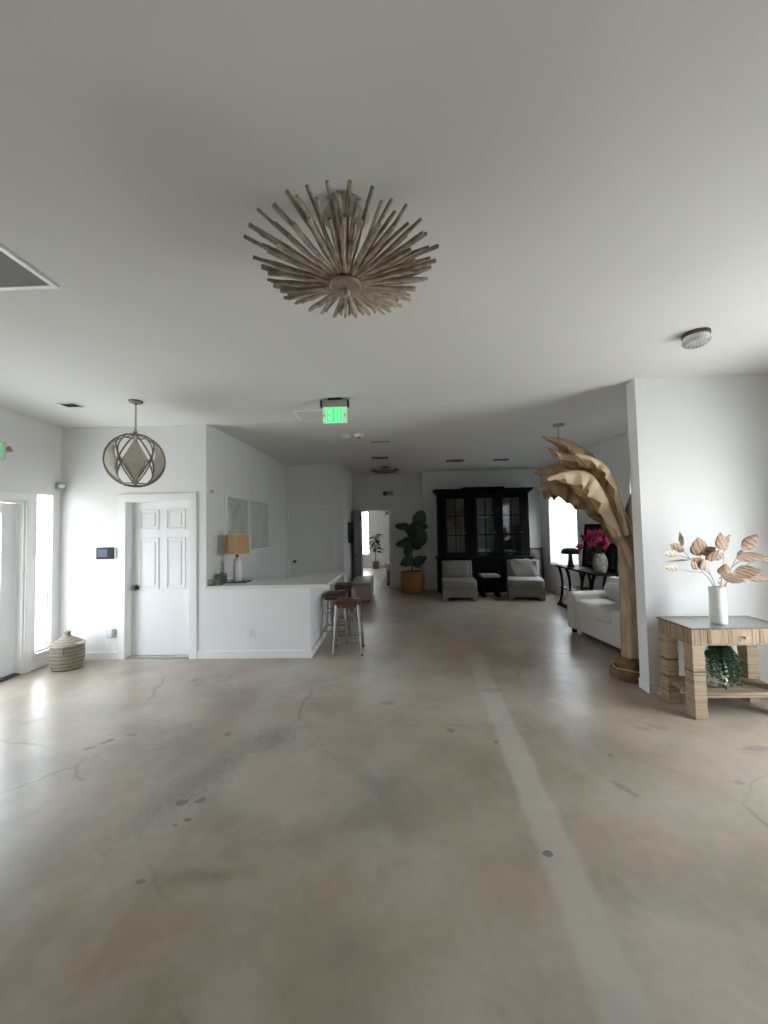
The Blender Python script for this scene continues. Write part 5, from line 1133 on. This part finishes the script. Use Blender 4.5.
m = MB(); m.box(-TX-.006, TX+.006, -TY-.006, TY+.006, 0.735, 0.743, 0.002); tag(m.build('glass_top', TGLASS, d), 'smoky glass top')
m = MB()
for q in ((-TX-.007, TX+.007, -TY-.008, -TY-.006), (-TX-.007, TX+.007, TY+.006, TY+.008)): m.box(*q, 0.735, 0.743)
for q in ((-TX-.008, -TX-.006, -TY-.007, TY+.007), (TX+.006, TX+.008, -TY-.007, TY+.007)): m.box(*q, 0.735, 0.743)
tag(m.build('glass_edge', mat('dark_glass_edge', (0.02, 0.022, 0.02), 0.3), d, smooth=0), 'dark edge of glass')

TZ = 0.743
d = thing('textured_vase', (2.765, 3.38, TZ), 'white ridged cylinder vase on the rattan table', 'vase')
m = MB(); prof = [(0, 0.0), (0.056, 0.0), (0.059, 0.004)]
for k in range(40):
    z = 0.008+0.30*k/39; prof.append((0.058+0.0016*(k % 2)+0.002*sin(k*0.16), z))
prof += [(0.058, 0.312), (0.053, 0.312), (0.051, 0.28), (0.051, 0.05), (0, 0.03)]
m.lathe(prof, 40, wob=lambda a, z: 1+0.012*sin(9*a+z*60)); m.build('body', CERAM, d, smooth=60)

# dried branches, each with its own leaves
def leaf_blade(m, base_, dirv, L, W, tilt, curl=0.12):
    dirv = Vector(dirv).normalized(); side = dirv.cross(Vector((0, 1, 0)))
    if side.length < 0.1: side = Vector((1, 0, 0))
    side.normalize(); nrm = side.cross(dirv)
    side = (side*cos(tilt)+nrm*sin(tilt)); nrm = side.cross(dirv)
    def fn(s, v):
        wv = W*1.08*sin(pi*min(0.999, s**0.80))**0.92; vv = 2*v-1
        return Vector(base_)+dirv*L*s+side*wv*vv+nrm*(abs(vv)*wv*curl+0.003*sin(s*26)*abs(vv)-0.06*L*s*s)
    m.grid(fn, 12, 6)
def branch(label, stems, leaves, loc=(2.765, 3.38, TZ+0.05)):
    d = thing('dried_branch', loc, label, 'dried branch', 'dried branches in the ridged vase')
    m = MB()
    for s in stems: m.tube(cr(s, 12), [0.0035-0.0018*i/11 for i in range(12)], 6)
    m.build('stem', STEMS, d)
    for (b, dv, L, W, tl, mt) in leaves:
        m = MB(); leaf_blade(m, b, dv, L*0.95, W*0.88, tl); lf = m.build('leaf', mt, d, smooth=80, solid=0.001)
    return d
V = lambda px, pz, py=3.38: (px-2.765, py-3.38, pz-TZ-0.05)
branch('dried branch reaching far left with pale leaves from the ridged vase', [[V(2.75, 0.80), V(2.735, 1.06), V(2.64, 1.20), V(2.52, 1.34), V(2.48, 1.42)], [V(2.66, 1.18), V(2.55, 1.19), V(2.44, 1.21)], [V(2.56, 1.30), V(2.46, 1.33), V(2.40, 1.34)]],
       [(V(2.49, 1.41), (-.15, -.1, 1), .14, .022, 1.1, CREAML), (V(2.49, 1.38), (-.9, -.2, .4), .15, .038, .3, COPPER), (V(2.46, 1.345), (-1, -.1, .10), .16, .036, .2, CREAML), (V(2.50, 1.36), (-.5, .2, .5), .10, .035, .5, CREAML), (V(2.46, 1.21), (-1, -.1, .22), .17, .034, .2, CREAML), (V(2.55, 1.29), (-1, .3, -.06), .20, .016, .9, CREAML)])
branch('dried branch with broad copper leaves left of the vase centre', [[V(2.76, 0.80), V(2.75, 1.06), V(2.70, 1.20), V(2.63, 1.34)], [V(2.72, 1.16), V(2.64, 1.22), V(2.58, 1.26)]],
       [(V(2.64, 1.32), (-.35, -.3, 1), .20, .075, .1, COPPER), (V(2.66, 1.33), (.55, -.4, .55), .12, .05, .3, COPPER), (V(2.68, 1.25), (-.8, -.3, .35), .20, .035, .4, COPPER), (V(2.70, 1.26), (.2, -.5, .8), .16, .06, -.2, COPPER), (V(2.64, 1.22), (-.9, -.3, .45), .15, .045, .1, COPPER), (V(2.69, 1.20), (-.5, -.4, .7), .14, .05, .3, CREAML)])
branch('dried branch with pointed copper pair of leaves above the vase', [[V(2.77, 0.80), V(2.80, 1.06), V(2.83, 1.24), V(2.84, 1.38)], [V(2.79, 1.12), V(2.82, 1.16), V(2.84, 1.20)]],
       [(V(2.84, 1.37), (-.35, -.2, 1), .18, .055, .1, COPPER), (V(2.85, 1.36), (.45, .2, 1), .18, .042, -.4, COPPER), (V(2.83, 1.30), (-.8, -.2, .35), .13, .045, .2, COPPER), (V(2.82, 1.15), (-.1, -.4, .9), .13, .05, .2, COPPER), (V(2.80, 1.16), (.85, -.5, -.35), .18, .055, .5, COPPER), (V(2.795, 1.10), (-.35, -.5, -.6), .08, .025, .2, COPPER)])
branch('dried branch arching right with striped copper leaves over the table', [[V(2.78, 0.80), V(2.84, 1.06), V(2.92, 1.26), V(3.00, 1.36), V(3.05, 1.42)], [V(2.90, 1.22), V(2.97, 1.27), V(3.02, 1.28)], [V(2.87, 1.12), V(2.93, 1.20), V(2.99, 1.24)]],
       [(V(3.01, 1.37), (.55, -.2, .8), .18, .055, .2, COPPER), (V(2.94, 1.30), (.9, -.2, .1), .22, .045, .3, COPPER), (V(2.92, 1.17), (1, -.3, .15), .20, .06, .3, COPPER), (V(2.96, 1.31), (.6, .3, .5), .10, .02, .6, COPPER)])
branch('dried branch stretching furthest right with narrow copper leaves', [[V(2.79, 0.80), V(2.825, 1.06), V(2.95, 1.12), V(3.03, 1.12)], [V(2.84, 1.08), V(2.96, 1.20), V(3.10, 1.27), V(3.16, 1.285)]],
       [(V(3.00, 1.135), (1, -.2, -.10), .20, .033, .4, COPPER), (V(3.15, 1.285), (1, -.2, .0), .20, .04, .3, COPPER)])

d = thing('trailing_fern', (2.715, 3.40, 0.21), 'trailing green fern in white pot on the rattan table shelf', 'plant')
m = MB(); m.lathe([(0, 0), (0.055, 0), (0.075, 0.015), (0.095, 0.07), (0.098, 0.13), (0.085, 0.20), (0.070, 0.235), (0.075, 0.25), (0.068, 0.25), (0.062, 0.235), (0, 0.22)], 36); tag(m.build('pot', mat('chalky_white_pot', (0.66, 0.65, 0.62), 0.7, 0.12, 14, 0.2, 30), d), 'chalky white pot')
rnd = random.Random(33)
for i in range(66):
    a = rnd.uniform(-2.3, 0.7) if i < 58 else rnd.uniform(0, 6.28)
    r = rnd.uniform(0.06, 0.17); top = rnd.uniform(0.27, 0.35); end = rnd.uniform(0.02, 0.16)
    dv = Vector((cos(a)*1.1, sin(a)*0.72, 0))
    if i < 24: dv.x = abs(dv.x)*1.05
    P = cr([(0.02*dv.x, 0.02*dv.y, 0.23), tuple(dv*r*0.55+Vector((0, 0, top))), tuple(dv*r+Vector((0, 0, top-.06))), tuple(dv*(r*1.12)+Vector((0, 0, end)))], 14)
    m = MB(); m.tube(P, 0.0014, 4)
    for k in range(2, 14):
        for q in range(10):
            b = rnd.uniform(0, 6.28); n_ = Vector((cos(b), sin(b), rnd.uniform(-.7, .3))).normalized(); L = rnd.uniform(.014, .026); t1 = n_.orthogonal().normalized()*0.004
            p0 = P[k]+Vector((0, 0, rnd.uniform(-.01, .01)))
            vs = [m.bm.verts.new(p0), m.bm.verts.new(p0+n_*L*.5+t1), m.bm.verts.new(p0+n_*L), m.bm.verts.new(p0+n_*L*.5-t1)]; m.bm.faces.new(vs)
    m.build('frond', FERN, d, smooth=0)
